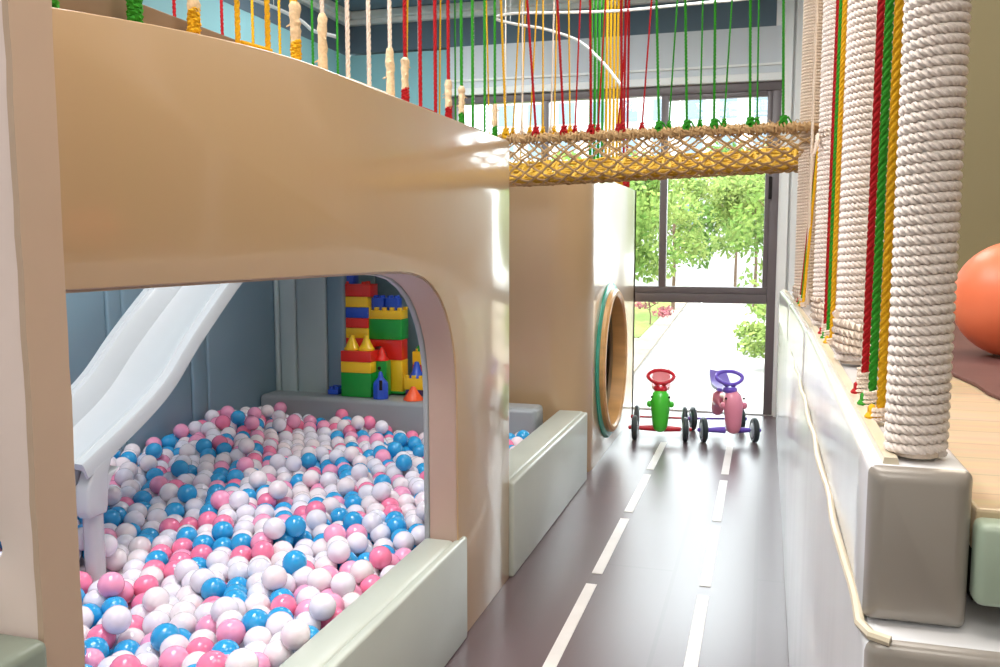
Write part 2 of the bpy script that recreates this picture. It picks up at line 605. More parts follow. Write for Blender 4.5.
# far panel with the round hole
portal = empty('portal_panel', (-1.1, 6.5, 0))
tag(portal, 'pale glossy panel with a round porthole beside the window', 'play panel')
RC = .26
HC = (6.325, .652)
circ = [(HC[0] + .50 * math.cos(2 * PI * i / 48), HC[1] + .50 * math.sin(2 * PI * i / 48)) for i in range(48)]
bm = bmesh.new()
prism(bm, [(5.45 + RC, 0), (7.59, 0), (7.59, 1.93), (5.45 + RC, 1.93)], 'x', XF - .08, XF, holes=[circ])
# rounded corner and face towards the second opening
def cpt(a, r): return (XF - RC + r * math.sin(a), 5.45 + RC - r * math.cos(a))
plan = [cpt(PI / 2 * i / 10, RC) for i in range(11)]
plan2 = [cpt(PI / 2 * i / 10, RC - .08) for i in range(11)]
prism(bm, [(-1.93, 5.45)] + plan + plan2[::-1] + [(-1.93, 5.53)], 'z', 0, 1.93)
box(bm, -1.93, XF, 7.51, 7.59, 0, 1.93)
bmesh.ops.remove_doubles(bm, verts=bm.verts[:], dist=1e-4)
sub('panel_face', bm, M_TAN, portal)
bm = bmesh.new()
box(bm, -1.33, -1.29, 5.53, 7.51, 0, 1.9)
sub('inner_pad', bm, M_GREYBLUE, portal, 'grey padding inside the tunnel')
ring = empty('porthole_ring', (XF, HC[0], HC[1]))
ring.parent = portal
ring.location = (XF + 1.1, HC[0] - 6.5, HC[1])
bm = bmesh.new()
lathe(bm, (XF, HC[0], HC[1]), [(.47, -.01), (.47, .012), (.49, .02), (.545, .02), (.56, .010), (.56, .001), (.50, -.01)], 'x', 56)
for f in [f for f in bm.faces if len(f.verts) > 10]:
    bm.faces.remove(f)
sub('green_rim', bm, M_GREEN_RING, ring, 'green outer rim')
bm = bmesh.new()
lathe(bm, (XF, HC[0], HC[1]), [(.462, -.05), (.462, .045), (.475, .058), (.50, .058), (.515, .045), (.515, -.02), (.499, -.03), (.499, -.05)], 'x', 56)
for f in [f for f in bm.faces if len(f.verts) > 10]:
    bm.faces.remove(f)
sub('wooden_tube', bm, M_WOOD, ring, 'wooden tube lining')

# ------------------------------------------------------------------ ball pit: inside walls, bench, deck
PX, PY = -3.15, 5.04
bm = bmesh.new()
for y0, y1, mi in ((.95, 2.4, 0), (2.42, 3.68, 0), (3.69, 3.79, 1), (3.80, 4.35, 0), (4.36, 4.50, 1), (4.51, 5.74, 0)):
    box(bm, PX - .06, PX, y0, y1, 0, 1.9 if y1 < 4 else 1.735, .02 if mi == 0 else .012, 3, mi)
structure('wall_pit_left', bm, [M_PITWALL, M_PITWALL], True)
bm = bmesh.new()
for x0, x1, mi in ((PX + .0, -3.11, 1), (-3.105, -2.985, 1), (-2.98, -2.76, 1), (-2.755, -2.63, 0)):
    box(bm, x0, x1, 5.25, 5.80, 0, 1.735, .018, 3, mi)
structure('wall_pit_corner', bm, [M_PITWALL, M_PITSTRIP], True)
bm = bmesh.new()
for x0, x1 in ((-2.625, -2.27), (-2.265, -1.945)):
    box(bm, x0, x1, 5.72, 5.80, 0, 1.735, .02, 3, 0)
structure('wall_pit_back', bm, [M_PITWALL, M_PITSTRIP], True)
bm = bmesh.new()
box(bm, PX + .005, -1.28, PY, 5.245, 0, .51, .03, 4)
box(bm, -2.615, -1.96, 5.2, 5.715, 0, .502, .004)
tag(link_bm('bench_pad', bm, M_GREYBLUE), 'long grey padded bench at the far side of the ball pit under the toy blocks', 'padded bench')
# raised walkway over the far part of the pit
dk = empty('raised_deck', (-2.2, 4.9, 1.8))
tag(dk, 'raised deck over the far part of the ball pit at the head of the slide', 'deck')
sub('deck_board', BX(PX, -1.95, 4.70, 7.5, 1.80, 1.86, bev=.01), M_DARKEDGE, dk)
sub('slide_landing', BX(-2.75, -2.05, 4.09, 4.70, 1.80, 1.86, bev=.01), M_DARKEDGE, dk)
sub('deck_padding', BX(PX, -1.95, 4.68, 7.5, 1.74, 1.80, bev=.01), M_PITWALL, dk)
tag(link_bm('walkway_beam', BX(-1.925, -1.865, 1.002, 4.05, 1.78, 1.84, bev=.008), M_DARKEDGE), 'brown beam behind the tan panel that carries the thin ropes', 'beam')

# ------------------------------------------------------------------ slide
sl = empty('toddler_slide', (-2.4, 3.0, 0))
tag(sl, 'white plastic slide curving down into the ball pit', 'slide')
prof = [(2.455, .668), (2.574, .720), (2.793, .822), (2.945, .915), (3.112, 1.060), (3.347, 1.240), (3.60, 1.42), (3.85, 1.62), (4.02, 1.78), (4.16, 1.875)]
def catmull(p, n=6):
    out = []
    for i in range(len(p) - 1):
        P = [Vector((*p[max(0, min(len(p) - 1, i + k))], 0)) for k in (-1, 0, 1, 2)]
        for j in range(n):
            t = j / n
            q = .5 * ((2 * P[1]) + (P[2] - P[0]) * t + (2 * P[0] - 5 * P[1] + 4 * P[2] - P[3]) * t * t + (-P[0] + 3 * P[1] - 3 * P[2] + P[3]) * t ** 3)
            out.append((q.x, q.y))
    out.append(p[-1])
    return out
PR = catmull(prof)
def slide_section(bm, sec, closed=False):
    """sec: list of (x, offset along the surface normal)"""
    rows = []
    for i, (y, z) in enumerate(PR):
        a = PR[max(0, i - 1)]; b = PR[min(len(PR) - 1, i + 1)]
        t = Vector((b[0] - a[0], b[1] - a[1])).normalized()
        n = Vector((-t.y, t.x))
        rows.append([bm.verts.new((x, y + n.x * h, z + n.y * h)) for x, h in sec])
    k = len(sec)
    for A, B in zip(rows, rows[1:]):
        for j in range(k if closed else k - 1):
            bm.faces.new((A[j], A[(j + 1) % k], B[(j + 1) % k], B[j]))
    if closed:
        bm.faces.new(rows[0]); bm.faces.new(rows[-1][::-1])
    bmesh.ops.recalc_face_normals(bm, faces=bm.faces[:])
bm = bmesh.new()
slide_section(bm, [(-2.515, .004), (-2.49, .0), (-2.31, .0), (-2.285, .004), (-2.28, -.02), (-2.52, -.02)], True)
sub('slide_bed', bm, M_SLIDE, sl)
for q in (1, -1):
    bm = bmesh.new()
    c = -2.4
    sec = [(.112, -.01), (.128, .03), (.140, .078), (.148, .088), (.165, .090), (.168, .086), (.171, .090), (.200, .088), (.205, .080), (.205, .030), (.196, .026), (.190, .060), (.160, .066), (.140, .0), (.125, -.02)]
    slide_section(bm, [(c + q * x, h) for x, h in sec], True)
    sub('side_rail', bm, M_SLIDE, sl)
bm = bmesh.new()
prism(bm, [(2.60, .700), (2.52, .684), (2.465, .665), (2.437, .62), (2.432, .575), (2.445, .558), (2.52, .556), (2.533, .57), (2.538, .63), (2.56, .67)], 'x', -2.604, -2.196, bevel=.008)
sub('end_lip', bm, M_SLIDE, sl)
for q in (1, -1):
    bm = bmesh.new()
    prism(bm, [(2.62, .765), (2.52, .745), (2.47, .725), (2.440, .66), (2.430, .58), (2.445, .552), (2.525, .552), (2.535, .58), (2.54, .68), (2.56, .735)], 'x', -2.4 + q * .150, -2.4 + q * .206, bevel=.010)
    sub('lip_cheek', bm, M_SLIDE, sl)
for x in (-2.235, -2.565):
    bm = bmesh.new()
    tube(bm, [(x, 2.50, .0), (x, 2.50, .60)], .034, 16)
    sub('leg', bm, M_SLIDE, sl)

# ------------------------------------------------------------------ balls
M_B = [
    mat('ball_clear_white', '#ece9f5', .10, .5, .3, .05, .02, 20, sss=.75),
    mat('ball_pearl_white', '#f3e9ee', .12, .5, .3, .05, .02, 20, sss=.75),
    mat('ball_pink', '#fba8cb', .12, .5, .3, .05, .02, 20, sss=.5),
    mat('ball_rose', '#fa86ac', .12, .5, .3, .05, .02, 20, sss=.25),
    mat('ball_blue', '#2fa6e2', .12, .5, .3, .05, .02, 20, sss=.15),
]
BR = .0425
CN = ['clear white', 'pearly white', 'pale pink', 'rose pink', 'blue']
def pick():
    r = random.random()
    return 0 if r < .30 else 1 if r < .52 else 2 if r < .68 else 3 if r < .78 else 4
def surf(x, y):
    return .325 + .125 * max(0, -2.2 - x) ** 1.2 * (1 - .62 * max(0, y - 4.2)) + .022 * math.sin(x * 3.1 + 1) * math.sin(y * 2.3) + .05 * max(0, (2.3 - y)) * .5 + .02 * math.sin(x * 7 + y * 5)
def balls_layer(dz, jit, seed, gap):
    rnd = random.Random(seed)
    out = []
    sx = BR * 2 * gap
    sy = sx * .866
    j = 0
    y = 1.05
    while y < PY - BR:
        x = PX + BR + (sx / 2 if j % 2 else 0)
        while x < -1.215 - BR:
            px, py = x + rnd.uniform(-jit, jit), y + rnd.uniform(-jit, jit)
            if 3.7 < py or True:
                out.append((px, py, surf(px, py) + dz + rnd.uniform(-.018, .02)))
            x += sx
        y += sy
        j += 1
    return out
top = balls_layer(0, .008, 3, 1.03)
low = balls_layer(-.068, .006, 5, 1.0)
extra = []
rnd = random.Random(11)
for p in top:
    if rnd.random() < .16:
        extra.append((p[0] + BR, p[1] + BR * .5, p[2] + .055))
def seen(p):
    d = Vector(p) - EYE
    f = Vector((-math.sin(YAW) * math.cos(PITCH), math.cos(YAW) * math.cos(PITCH), -math.sin(PITCH)))
    r = Vector((math.cos(YAW), math.sin(YAW), 0))
    u = r.cross(f)
    a = d.dot(f)
    px, py = 500 + 888 * d.dot(r) / a, 333.5 - 888 * d.dot(u) / a
    return 92 < px < 430 and py < 672 and d.dot(Vector((1, 0, 0))) < -1.24 + 0 and d.length < 9
def clear(p):
    return not (abs(p[1] - 2.50) < .085 and min(abs(p[0] + 2.235), abs(p[0] + 2.565)) < .085)
allb = [p for p in extra + top if clear(p)]
vis = sorted([p for p in allb if seen(p)], key=lambda p: (Vector(p) - EYE).length)
single = vis[:300]
rest = [p for p in allb if p not in set(single)]
protos = []
for k in range(5):
    bm = bmesh.new()
    sphere(bm, (0, 0, 0), BR, 20, 14)
    # moulding seam round the ball
    me = bpy.data.meshes.new('plastic_ball')
    bm.to_mesh(me); bm.free()
    me.materials.append(M_B[k])
    for pgn in me.polygons: pgn.use_smooth = True
    protos.append(me)
cols = random.Random(21)
def where(p):
    if p[0] > -1.45: return 'along the padded sill of the ball pit'
    if p[1] > 2.75: return 'in the middle of the ball pit'
    if p[0] < -2.05: return 'near the foot of the slide'
    if p[1] < 2.05: return 'at the near corner of the ball pit'
    return 'in the near part of the ball pit'
random.seed(99)
for p in single:
    k = pick()
    o = bpy.data.objects.new('plastic_ball', protos[k])
    o.location = p
    o.rotation_euler = (random.random() * 6, random.random() * 6, random.random() * 6)
    C.objects.link(o)
    lab = CN[k] + ' plastic ball lying ' + where(p)
    tag(o, lab, 'ball', CN[k] + ' balls ' + where(p))
bm = bmesh.new()
for p in rest + low:
    sphere(bm, p, BR, 14, 9, mi=pick())
o = link_bm('pit_balls', bm, M_B)
tag(o, 'white, pink and blue plastic balls filling the far part and depth of the pit', 'balls', kind='stuff')

# ------------------------------------------------------------------ toy blocks on the bench
TB = {'red': mat('block_red', '#e22c20', .3, .5, .2), 'yellow': mat('block_yellow', '#f8cb26', .3, .5, .2),
      'green': mat('block_green', '#149a36', .3, .5, .2), 'blue': mat('block_blue', '#2452c8', .3, .5, .2),
      'orange': mat('block_orange', '#fa6030', .3, .5, .2), 'purple': mat('block_purple', '#4a2a66', .3, .5, .2)}
ZB = .512
KY = [1.0]
def ux(u): return (-2.475 + (u - 374) * .0072) * KY[0]
def vz(v): return max(ZB + .0, 1.5 + (.488 + (394.5 - v) * .00665 - 1.5) * KY[0]) if v < 394 else ZB
def studs(bm, x0, x1, y0, y1, z, nx, ny, r=.017):
    for i in range(nx):
        for j in range(ny):
            cx = x0 + (x1 - x0) * (i + .5) / nx
            cy = y0 + (y1 - y0) * (j + .5) / ny
            cone(bm, (cx, cy), r, r * .96, z - .001, z + .016, 14)
def brick(u0, u1, vt, vb, col, label, y0=5.24, dep=.11, nx=2, ny=2, stud=True):
    KY[0] = y0 / 5.3
    x0, x1, z0, z1 = ux(u0), ux(u1), vz(vb), vz(vt)
    t = empty('toy_block', ((x0 + x1) / 2, y0 + dep / 2, z0))
    sub('block_body', BX(x0 + .0008, x1 - .0008, y0, y0 + dep, z0 + .0006, z1 - .0006, bev=.004), TB[col], t)
    if stud:
        b = bmesh.new()
        studs(b, x0, x1, y0, y0 + dep, z1, nx, ny)
        sub('stud', b, TB[col], t)
    tag(t, label, 'toy block', 'toy building blocks on the bench')
    return t
# front left tower
brick(345, 375.5, 372, 394.5, 'green', 'tall green toy block at the foot of the front tower', 5.12, .13)
brick(345, 375.5, 361, 372, 'yellow', 'yellow toy block between green and red in the front tower', 5.12, .13)
brick(345, 375.5, 350, 361, 'red', 'red toy block under the two yellow spires of the front tower', 5.12, .13)
for n, u in enumerate((352.5, 367)):
    KY[0] = 5.12 / 5.3
    t = empty('toy_spire', (ux(u), 5.19, vz(350)))
    b = bmesh.new()
    lathe(b, (ux(u), 5.185, vz(350)), [(.052, 0.0006), (.052, .012), (.044, .02), (.030, .048), (.020, .072), (.0165, .078), (.0165, .092), (.008, .098)], 'z', 18)
    sub('spire_cone', b, TB['yellow'], t)
    tag(t, 'yellow toy spire on the %s half of the front block tower' % ('left' if n == 0 else 'right'), 'toy block', 'toy building blocks on the bench')
# tall back tower
seq = [(383.5, 394.5, 'green', 'green toy block at the hidden foot of the tall tower'), (372, 383.5, 'yellow', 'low yellow toy block in the tall tower behind the front tower'),
       (361, 372, 'blue', 'low blue toy block in the tall tower behind the front tower'), (350, 361, 'yellow', 'yellow toy block just behind the top red block of the front tower'),
       (337, 350, 'red', 'lower red toy block of the tall tower behind the spires'),
       (327, 337, 'yellow', 'lower yellow toy block of the tall tower above the spires'), (317, 327, 'red', 'red toy block between blue and yellow in the tall tower'),
       (306.5, 317, 'blue', 'blue toy block between yellow and red in the tall tower'), (296, 306.5, 'yellow', 'upper yellow toy block of the tall tower'),
       ]
for vt, vb, c, l in seq[::1]:
    brick(343.5, 373, vt, vb, c, l, 5.28, .12)
brick(343.5, 376, 283.5, 296, 'red', 'top red toy block of the tall tower under a small blue block', 5.28, .12)
brick(345, 359.5, 270, 283.5, 'blue', 'small blue toy block on the very top of the tall tower', 5.30, .08)
# right tower
brick(372.5, 408, 388.5, 394.5, 'green', 'flat green toy base plate under the right tower', 5.30, .14, 4, 2)
brick(392, 406.5, 357.5, 388.5, 'yellow', 'tall narrow yellow toy pillar block of the right tower', 5.31, .10, 1, 2)
brick(373.5, 381, 357.5, 388.5, 'yellow', 'thin yellow toy pillar block behind the small green block', 5.33, .08, 1, 2)
# arch block
KY[0] = 5.31 / 5.3
t = empty('toy_arch_block', (ux(390), 5.36, vz(357.5)))
b = bmesh.new()
pl = [(ux(373.5), vz(357.4)), (ux(373.5), vz(337.6)), (ux(406), vz(337.6)), (ux(406), vz(357.4)), (ux(393), vz(357.4))]
for i in range(9):
    a = PI * i / 8
    pl.append((ux(383.5) + (ux(391.5) - ux(383.5)) * math.cos(a), vz(357.4) + .09 * math.sin(a)))
pl.append((ux(375.5), vz(357.4)))
prism(b, pl, 'y', 5.31, 5.41, bevel=.003)
sub('block_body', b, TB['red'], t)
b = bmesh.new(); studs(b, ux(373.5), ux(406), 5.31, 5.41, vz(337.6), 4, 2); sub('stud', b, TB['red'], t)
tag(t, 'red arched toy block in the middle of the right tower', 'toy block', 'toy building blocks on the bench')
brick(372.5, 406, 317.5, 337.5, 'green', 'tall green toy block over the red arch in the right tower', 5.30, .12, 4, 2)
KY[0] = 5.3 / 5.3
t = empty('toy_block', (ux(389), 5.36, vz(317.5)))
b = bmesh.new()
box(b, ux(372), ux(405.5), 5.30, 5.42, vz(317.4), vz(309), .003)
for i in range(5):
    c = ux(373.8 + i * 7.5)
    box(b, c - .013, c + .013, 5.30, 5.325, vz(309.2), vz(306), .002)
    box(b, c - .013, c + .013, 5.395, 5.42, vz(309.2), vz(306), .002)
sub('block_body', b, TB['yellow'], t)
tag(t, 'yellow toy block with battlements on the right tower', 'toy block', 'toy building blocks on the bench')
for n, (u0, u1) in enumerate(((375, 387), (388.5, 401.5))):
    t = empty('toy_block', (ux((u0 + u1) / 2), 5.36, vz(309)))
    b = bmesh.new()
    box(b, ux(u0), ux(u1), 5.327, 5.393, vz(308.9), vz(297), .005)
    sub('block_body', b, TB['blue'], t)
    b = bmesh.new()
    studs(b, ux(u0), ux(u1), 5.327, 5.393, vz(297), 2, 2, .013)
    sub('stud', b, TB['blue'], t)
    tag(t, 'small blue toy block on the battlements of the right tower, %s of the pair' % ('left' if n == 0 else 'right'), 'toy block', 'toy building blocks on the bench')
# small green block and red cone in front of the right tower
brick(377.5, 390.5, 359, 394.5, 'green', 'narrow green toy block with a dark window under the red cone', 5.20, .08, 1, 1, False)
KY[0] = 5.2 / 5.3
b = bmesh.new()
lathe(b, (ux(384), 5.195, vz(366)), [(.012, -.002), (.012, .006)], 'y', 14)
bk = bpy.data.objects[[o.name for o in bpy.data.objects if o.name.startswith('toy_block') and o.get('label', '').startswith('narrow green')][0]]
sub('round_window', b, M_DARK, bk, 'dark round window')
t = empty('toy_spire', (ux(384), 5.24, vz(359)))
b = bmesh.new()
lathe(b, (ux(384), 5.24, vz(359)), [(.044, .0006), (.044, .01), (.03, .03), (.013, .075), (.008, .085)], 'z', 18)
sub('spire_cone', b, TB['red'], t)
tag(t, 'red toy cone roof on the narrow green block', 'toy block', 'toy building blocks on the bench')
KY[0] = 5.08 / 5.3
t = empty('toy_turret', (ux(382), 5.12, ZB))
b = bmesh.new()
lathe(b, (ux(382), 5.125, ZB), [(.05, .0), (.05, .095), (.045, .105), (.018, .135), (.013, .165), (.006, .172)], 'z', 8)
sub('turret_body', b, TB['blue'], t)
b = bmesh.new(); box(b, ux(382) + .012, ux(382) + .032, 5.072, 5.082, vz(388), vz(378), .003)
sub('turret_window', b, M_DARK, t, 'dark arched window')
tag(t, 'blue pointed toy turret standing in front of the small green block', 'toy block', 'toy building blocks on the bench')
# right group
brick(409, 424, 386, 394.5, 'purple', 'purple toy block at the foot of the small right group', 5.24, .10)
KY[0] = 5.24 / 5.3
t = empty('toy_block', (ux(417), 5.29, vz(386)))
b = bmesh.new()
box(b, ux(408), ux(426), 5.24, 5.34, vz(385.9), vz(375), .003)
for i in range(3):
    c = ux(410 + i * 7)
    box(b, c - .014, c + .014, 5.24, 5.262, vz(375.2), vz(372), .002)
sub('block_body', b, TB['yellow'], t)
tag(t, 'yellow toy block with battlements in the small right group', 'toy block', 'toy building blocks on the bench')
t = empty('toy_spire', (ux(417), 5.30, vz(375)))
b = bmesh.new()
lathe(b, (ux(417), 5.30, vz(375)), [(.052, .0006), (.052, .012), (.03, .04), (.018, .085), (.014, .10), (.006, .104)], 'z', 18)
sub('spire_cone', b, TB['blue'], t)
tag(t, 'blue toy cone roof on the small right group', 'toy block', 'toy building blocks on the bench')
brick(416, 434, 361, 394.5, 'red', 'tall red toy block behind the blue cone roof at the right', 5.42, .10)
brick(416, 434, 348, 361, 'yellow', 'yellow toy block below a green cone at the right end', 5.42, .10)
KY[0] = 5.42 / 5.3
t = empty('toy_spire', (ux(423), 5.47, vz(348)))
b = bmesh.new()
lathe(b, (ux(423), 5.47, vz(348)), [(.045, .0006), (.045, .012), (.022, .04), (.014, .06)], 'z', 18)
sub('spire_cone', b, TB['green'], t)
tag(t, 'green toy cone on the yellow block at the right end', 'toy block', 'toy building blocks on the bench')
KY[0] = 5.1 / 5.3
t = empty('toy_spire', (ux(414), 5.12, ZB))
b = bmesh.new()
lathe(b, (ux(415), 5.13, ZB), [(.062, .0), (.062, .012), (.035, .045), (.018, .075), (.012, .085)], 'z', 18)
sub('spire_cone', b, TB['orange'], t)
tag(t, 'orange toy cone lying in front of the small right group', 'toy block', 'toy building blocks on the bench')
brick(331, 342, 389.5, 394.5, 'blue', 'flat blue toy block left of the front tower', 5.16, .10)

# ------------------------------------------------------------------ right side: base wall, rail pads, deck
bm = bmesh.new()
box(bm, .122, .70, 1.058, 7.85, 0, 1.046, .018, 4)
bm.normal_update()
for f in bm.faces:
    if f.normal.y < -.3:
        f.material_index = 1  # front face gets the darker copy, its shade painted in
o = link_bm('wall_padded_base', bm, [M_WALLPAD, M_PADSHADE])
o['kind'] = 'structure'
bm = bmesh.new()
pts = [(.121 + .0025 * math.sin(i * .9), 1.10 + (5.2 - 1.10) * i / 60, 1.047 + .002 * math.sin(i * 1.7)) for i in range(61)]
tube(bm, [(.150, 1.062, 1.045), (.130, 1.07, 1.047)] + pts, .0065, 8)
sub('seam_piping', bm, M_TRIMSTRIP, o, 'beige piping along the seam')
def bow(y):
    return .124 - .042 * max(0, (y - 2.6) / 2.6) ** 1.5
def rail_pad(y0, y1, label, first=False):
    bm = bmesh.new()
    n = 14
    W0, W1, z0, z1, r = 0, .112, 1.05, 1.238, .010
    if not first: z1 = 1.228
    sec = []
    for cx, cz, a0 in ((W1 - r, z1 - r, 0), (W0 + r, z1 - r, 90), (W0 + r, z0 + r, 180), (W1 - r, z0 + r, 270)):
        for k in range(5):
            a = math.radians(a0 + 90 * k / 4)
            sec.append((cx + r * math.cos(a), cz + r * math.sin(a)))
    cz = (z0 + z1) / 2; cxm = W1 / 2
    ys = [y0, y0 + .004, y0 + .013] + [y0 + .013 + (y1 - y0 - .026) * i / n for i in range(1, n)] + [y1 - .013, y1 - .004, y1]
    ins = [.016, .006, 0] + [0] * (n - 1) + [0, .006, .016]
    rows = []
    for y, d in zip(ys, ins):
        row = []
        for x, z in sec:
            fx = x + (d if x < cxm else -d)
            fz = z + (d if z < cz else -d)
            row.append(bm.verts.new((bow(y) + fx, y, fz)))
        rows.append(row)
    k = len(sec)
    for A, B in zip(rows, rows[1:]):
        for j in range(k):
            bm.faces.new((A[j], A[(j + 1) % k], B[(j + 1) % k], B[j]))
    bm.faces.new(rows[0]); bm.faces.new(rows[-1][::-1])
    bmesh.ops.recalc_face_normals(bm, faces=bm.faces[:])
    t = empty('rail_pad', (.18, (y0 + y1) / 2, z0))
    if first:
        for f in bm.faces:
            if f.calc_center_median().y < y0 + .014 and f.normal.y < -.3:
                f.material_index = 1  # pad end in the shaded copy of the vinyl
    sub('pad_body', bm, [M_WALLPAD, M_PADSHADE], t)
    bm = bmesh.new()
    ys = [y0 + .02 + (y1 - y0 - .03) * i / 10 for i in range(11)]
    pts = [(bow(y) + .026, y, z1 + .002) for y in ys]
    rows = [[bm.verts.new((p[0] + dx, p[1], p[2] + dz)) for dx, dz in ((-.010, -.004), (-.008, .006), (.007, .006), (.009, -.004))] for p in pts]
    for A, B in zip(rows, rows[1:]):
        for j in range(4):
            bm.faces.new((A[j], A[(j + 1) % 4], B[(j + 1) % 4], B[j]))
    bm.faces.new(rows[0]); bm.faces.new(rows[-1])
    bmesh.ops.recalc_face_normals(bm, faces=bm.faces[:])
    sub('edge_strip', bm, M_TRIMSTRIP, t, 'beige strip along the top', smooth=False)
    tag(t, label, 'rail pad')
rail_pad(1.10, 2.86, 'nearest padded rail block with its square shaded end under the thick rope post', True)
rail_pad(2.865, 4.14, 'middle padded rail section on the pale wall along the lane')
rail_pad(4.145, 5.25, 'farthest padded rail section on the pale wall beside the window')
bm = bmesh.new()
box(bm, .245, ROOM_R, 1.13, 4.25, 1.135, 1.19, .004)
ds = empty('platform_deck', (1.2, 2.5, 1.05))
tag(ds, 'pale wood plank platform on the right behind the rope posts', 'platform')
sub('plank_floor', bm, M_DECK, ds, smooth=False)
sub('front_pad', BX(.240, ROOM_R, 1.09, 1.128, 1.085, 1.183, bev=.010, seg=3), M_GREENPAD, ds, 'sage green padding on the platform edge')
sub('deck_joist', BX(.26, ROOM_R, 1.2, 4.2, 1.05, 1.134, bev=.004), M_DARK, ds)
# platform support beyond the base wall
structure('wall_platform_base', BX(.702, ROOM_R, 1.07, 4.25, 0, 1.045), M_WALLPAD)
# maroon mat with a rounded corner
bm = bmesh.new()
pl = [(.34, 2.6), (.36, 2.42), (.42, 2.27), (.44, 2.10), (.44, 1.98), (.46, 1.85), (.52, 1.72), (.64, 1.60), (.9, 1.5), (1.6, 1.45), (2.3, 1.5), (2.3, 3.9), (.34, 3.9)]
prism(bm, pl, 'z', 1.191, 1.199, bevel=.002)
tag(link_bm('maroon_mat', bm, M_RUG), 'dark maroon play mat under the orange ball', 'mat')
bm = bmesh.new()
sphere(bm, (.628, 2.60, 1.199 + .152), .152, 40, 26)
bl = tag(link_bm('exercise_ball', bm, M_BALLORANGE), 'big orange ball resting on the maroon mat at the right', 'ball')

# ------------------------------------------------------------------ rope posts
def rope_post(x, y, z0, R, r, pitch, label, wrap=None, tie=None, per=80, mid='white'):
    t = empty('rope_post', (x, y, z0))
    bm = bmesh.new()
    tube(bm, [(x, y, z0 + .002), (x, y, CEIL - .001)], R * .86, 14)
    sub('post_core', bm, ROPE['cream'], t)
    bm = bmesh.new()
    h = CEIL - z0 - .02
    coil(bm, (x, y, z0 + r - .001), R, h, r, h / pitch, per, .0225, 0, 9)
    sub('rope_winding', bm, ROPE[mid], t)
    if wrap:
        bm = bmesh.new()
        coil(bm, (x + .004, y - .01, z0 + .02), R * 1.28, wrap, r * 1.15, wrap / (pitch * 1.1), 30, .028, -.25, 7, .0015)
        sub('base_wrap', bm, ROPE['cream'], t, 'loose cream rope wrap at the foot')
    if tie:
        bm = bmesh.new()
        coil(bm, (x, y, tie), R + r * .8, .03, r * .8, 2.2, 24, .022, .12, 7)
        tube(bm, [(x - R - r, y - .01, tie + .01), (x - R - .01, y - .03, tie - .01), (x - R - .02, y - .03, tie - .05)], [r, r * .9, r * .5], 6)
        sub('tie_knot', bm, ROPE['cream'], t)
    tag(t, label, 'rope post', 'rope wound posts along the rail')
rope_post(.1815, 1.16, 1.241, .0296, .0067, .0118, 'thick white rope wound post standing nearest on the rail block with the shaded end')
rope_post(.192, 2.02, 1.241, .037, .0082, .0150, 'second nearest white rope wound post, with a slanting wrap at its foot', .075)
rope_post(.190, 2.98, 1.231, .036, .0082, .0150, 'third white rope wound post from the viewer, frayed tie halfway up', .06, 1.82)
rope_post(.168, 4.18, 1.231, .036, .0075, .0135, 'farthest rope wound post, beside the window and the net bridge', .05, None, 56, 'cream')

# vertical rope trios between the posts
def rail_rope(x, y, zend, col, r, label, top=None):
    t = empty('rail_rope', (x, y, 1.24))
    bm = bmesh.new()
    rope(bm, (x, y, zend), top or (x + .004, y, CEIL), r, .020)
    sub('rope_strand', bm, ROPE[col], t)
    bm = bmesh.new()
    coil(bm, (x, y, 1.243), r * 1.5, zend - 1.24, r * .55, max(3, (zend - 1.24) / (r * 1.0)), 12, .012, .1, 6, .0006)
    sub('whipping', bm, ROPE['cream'], t, 'cream cord whipping')
    bm = bmesh.new()
    q = Vector((x - .006, y + .012, 1.244))
    torus(bm, q + Vector((0, 0, .004)), r * 1.4, r * .8, 'z', 12, 6)
    torus(bm, q + Vector((-.004, .006, .008)), r * 1.3, r * .75, 'x', 12, 6)
    sub('knot', bm, ROPE[col], t)
    tag(t, label, 'rope', 'ropes between the posts')
TR = [('nearest and second', 1.58, 1.47, 1.36, 1.28), ('second and third', 2.60, 2.48, 2.36, 1.275), ('third and farthest', 3.98, 3.86, 3.74, 1.275)]
for nm, a, b_, c_, ze in TR:
    x = .165 if a < 3 else .150
    rr = .0068 if a < 2 else .0064
    for col, y, dz in (('red', a, .0), ('green', b_, -.010), ('yellow', c_, -.018)):
        rail_rope(x, y, ze + dz, col, rr, '%s vertical rope between the %s white rope posts' % (col, nm), (.205, 4.10 - (a - y) * .3, 1.975) if a > 3 else None)
for i, (y, x) in enumerate(((1.70, .172), (2.74, .172), (3.86, .162))):
    t = empty('rail_rope', (x, y, 1.24))
    bm = bmesh.new()
    rope(bm, (x + .004, y, 1.27), (x + .006, y, CEIL), .0062, .024)
    sub('rope_strand', bm, ROPE['cream'], t)
    bm = bmesh.new()
    coil(bm, (x + .004, y, 1.242), .010, .035, .004, 6, 12, .012, .1, 6)
    sub('whipping', bm, ROPE['cream'], t)
    tag(t, 'cream vertical rope just behind the red rope, next to the %s rope post' % ('second', 'third', 'farthest')[i], 'rope', 'ropes between the posts')

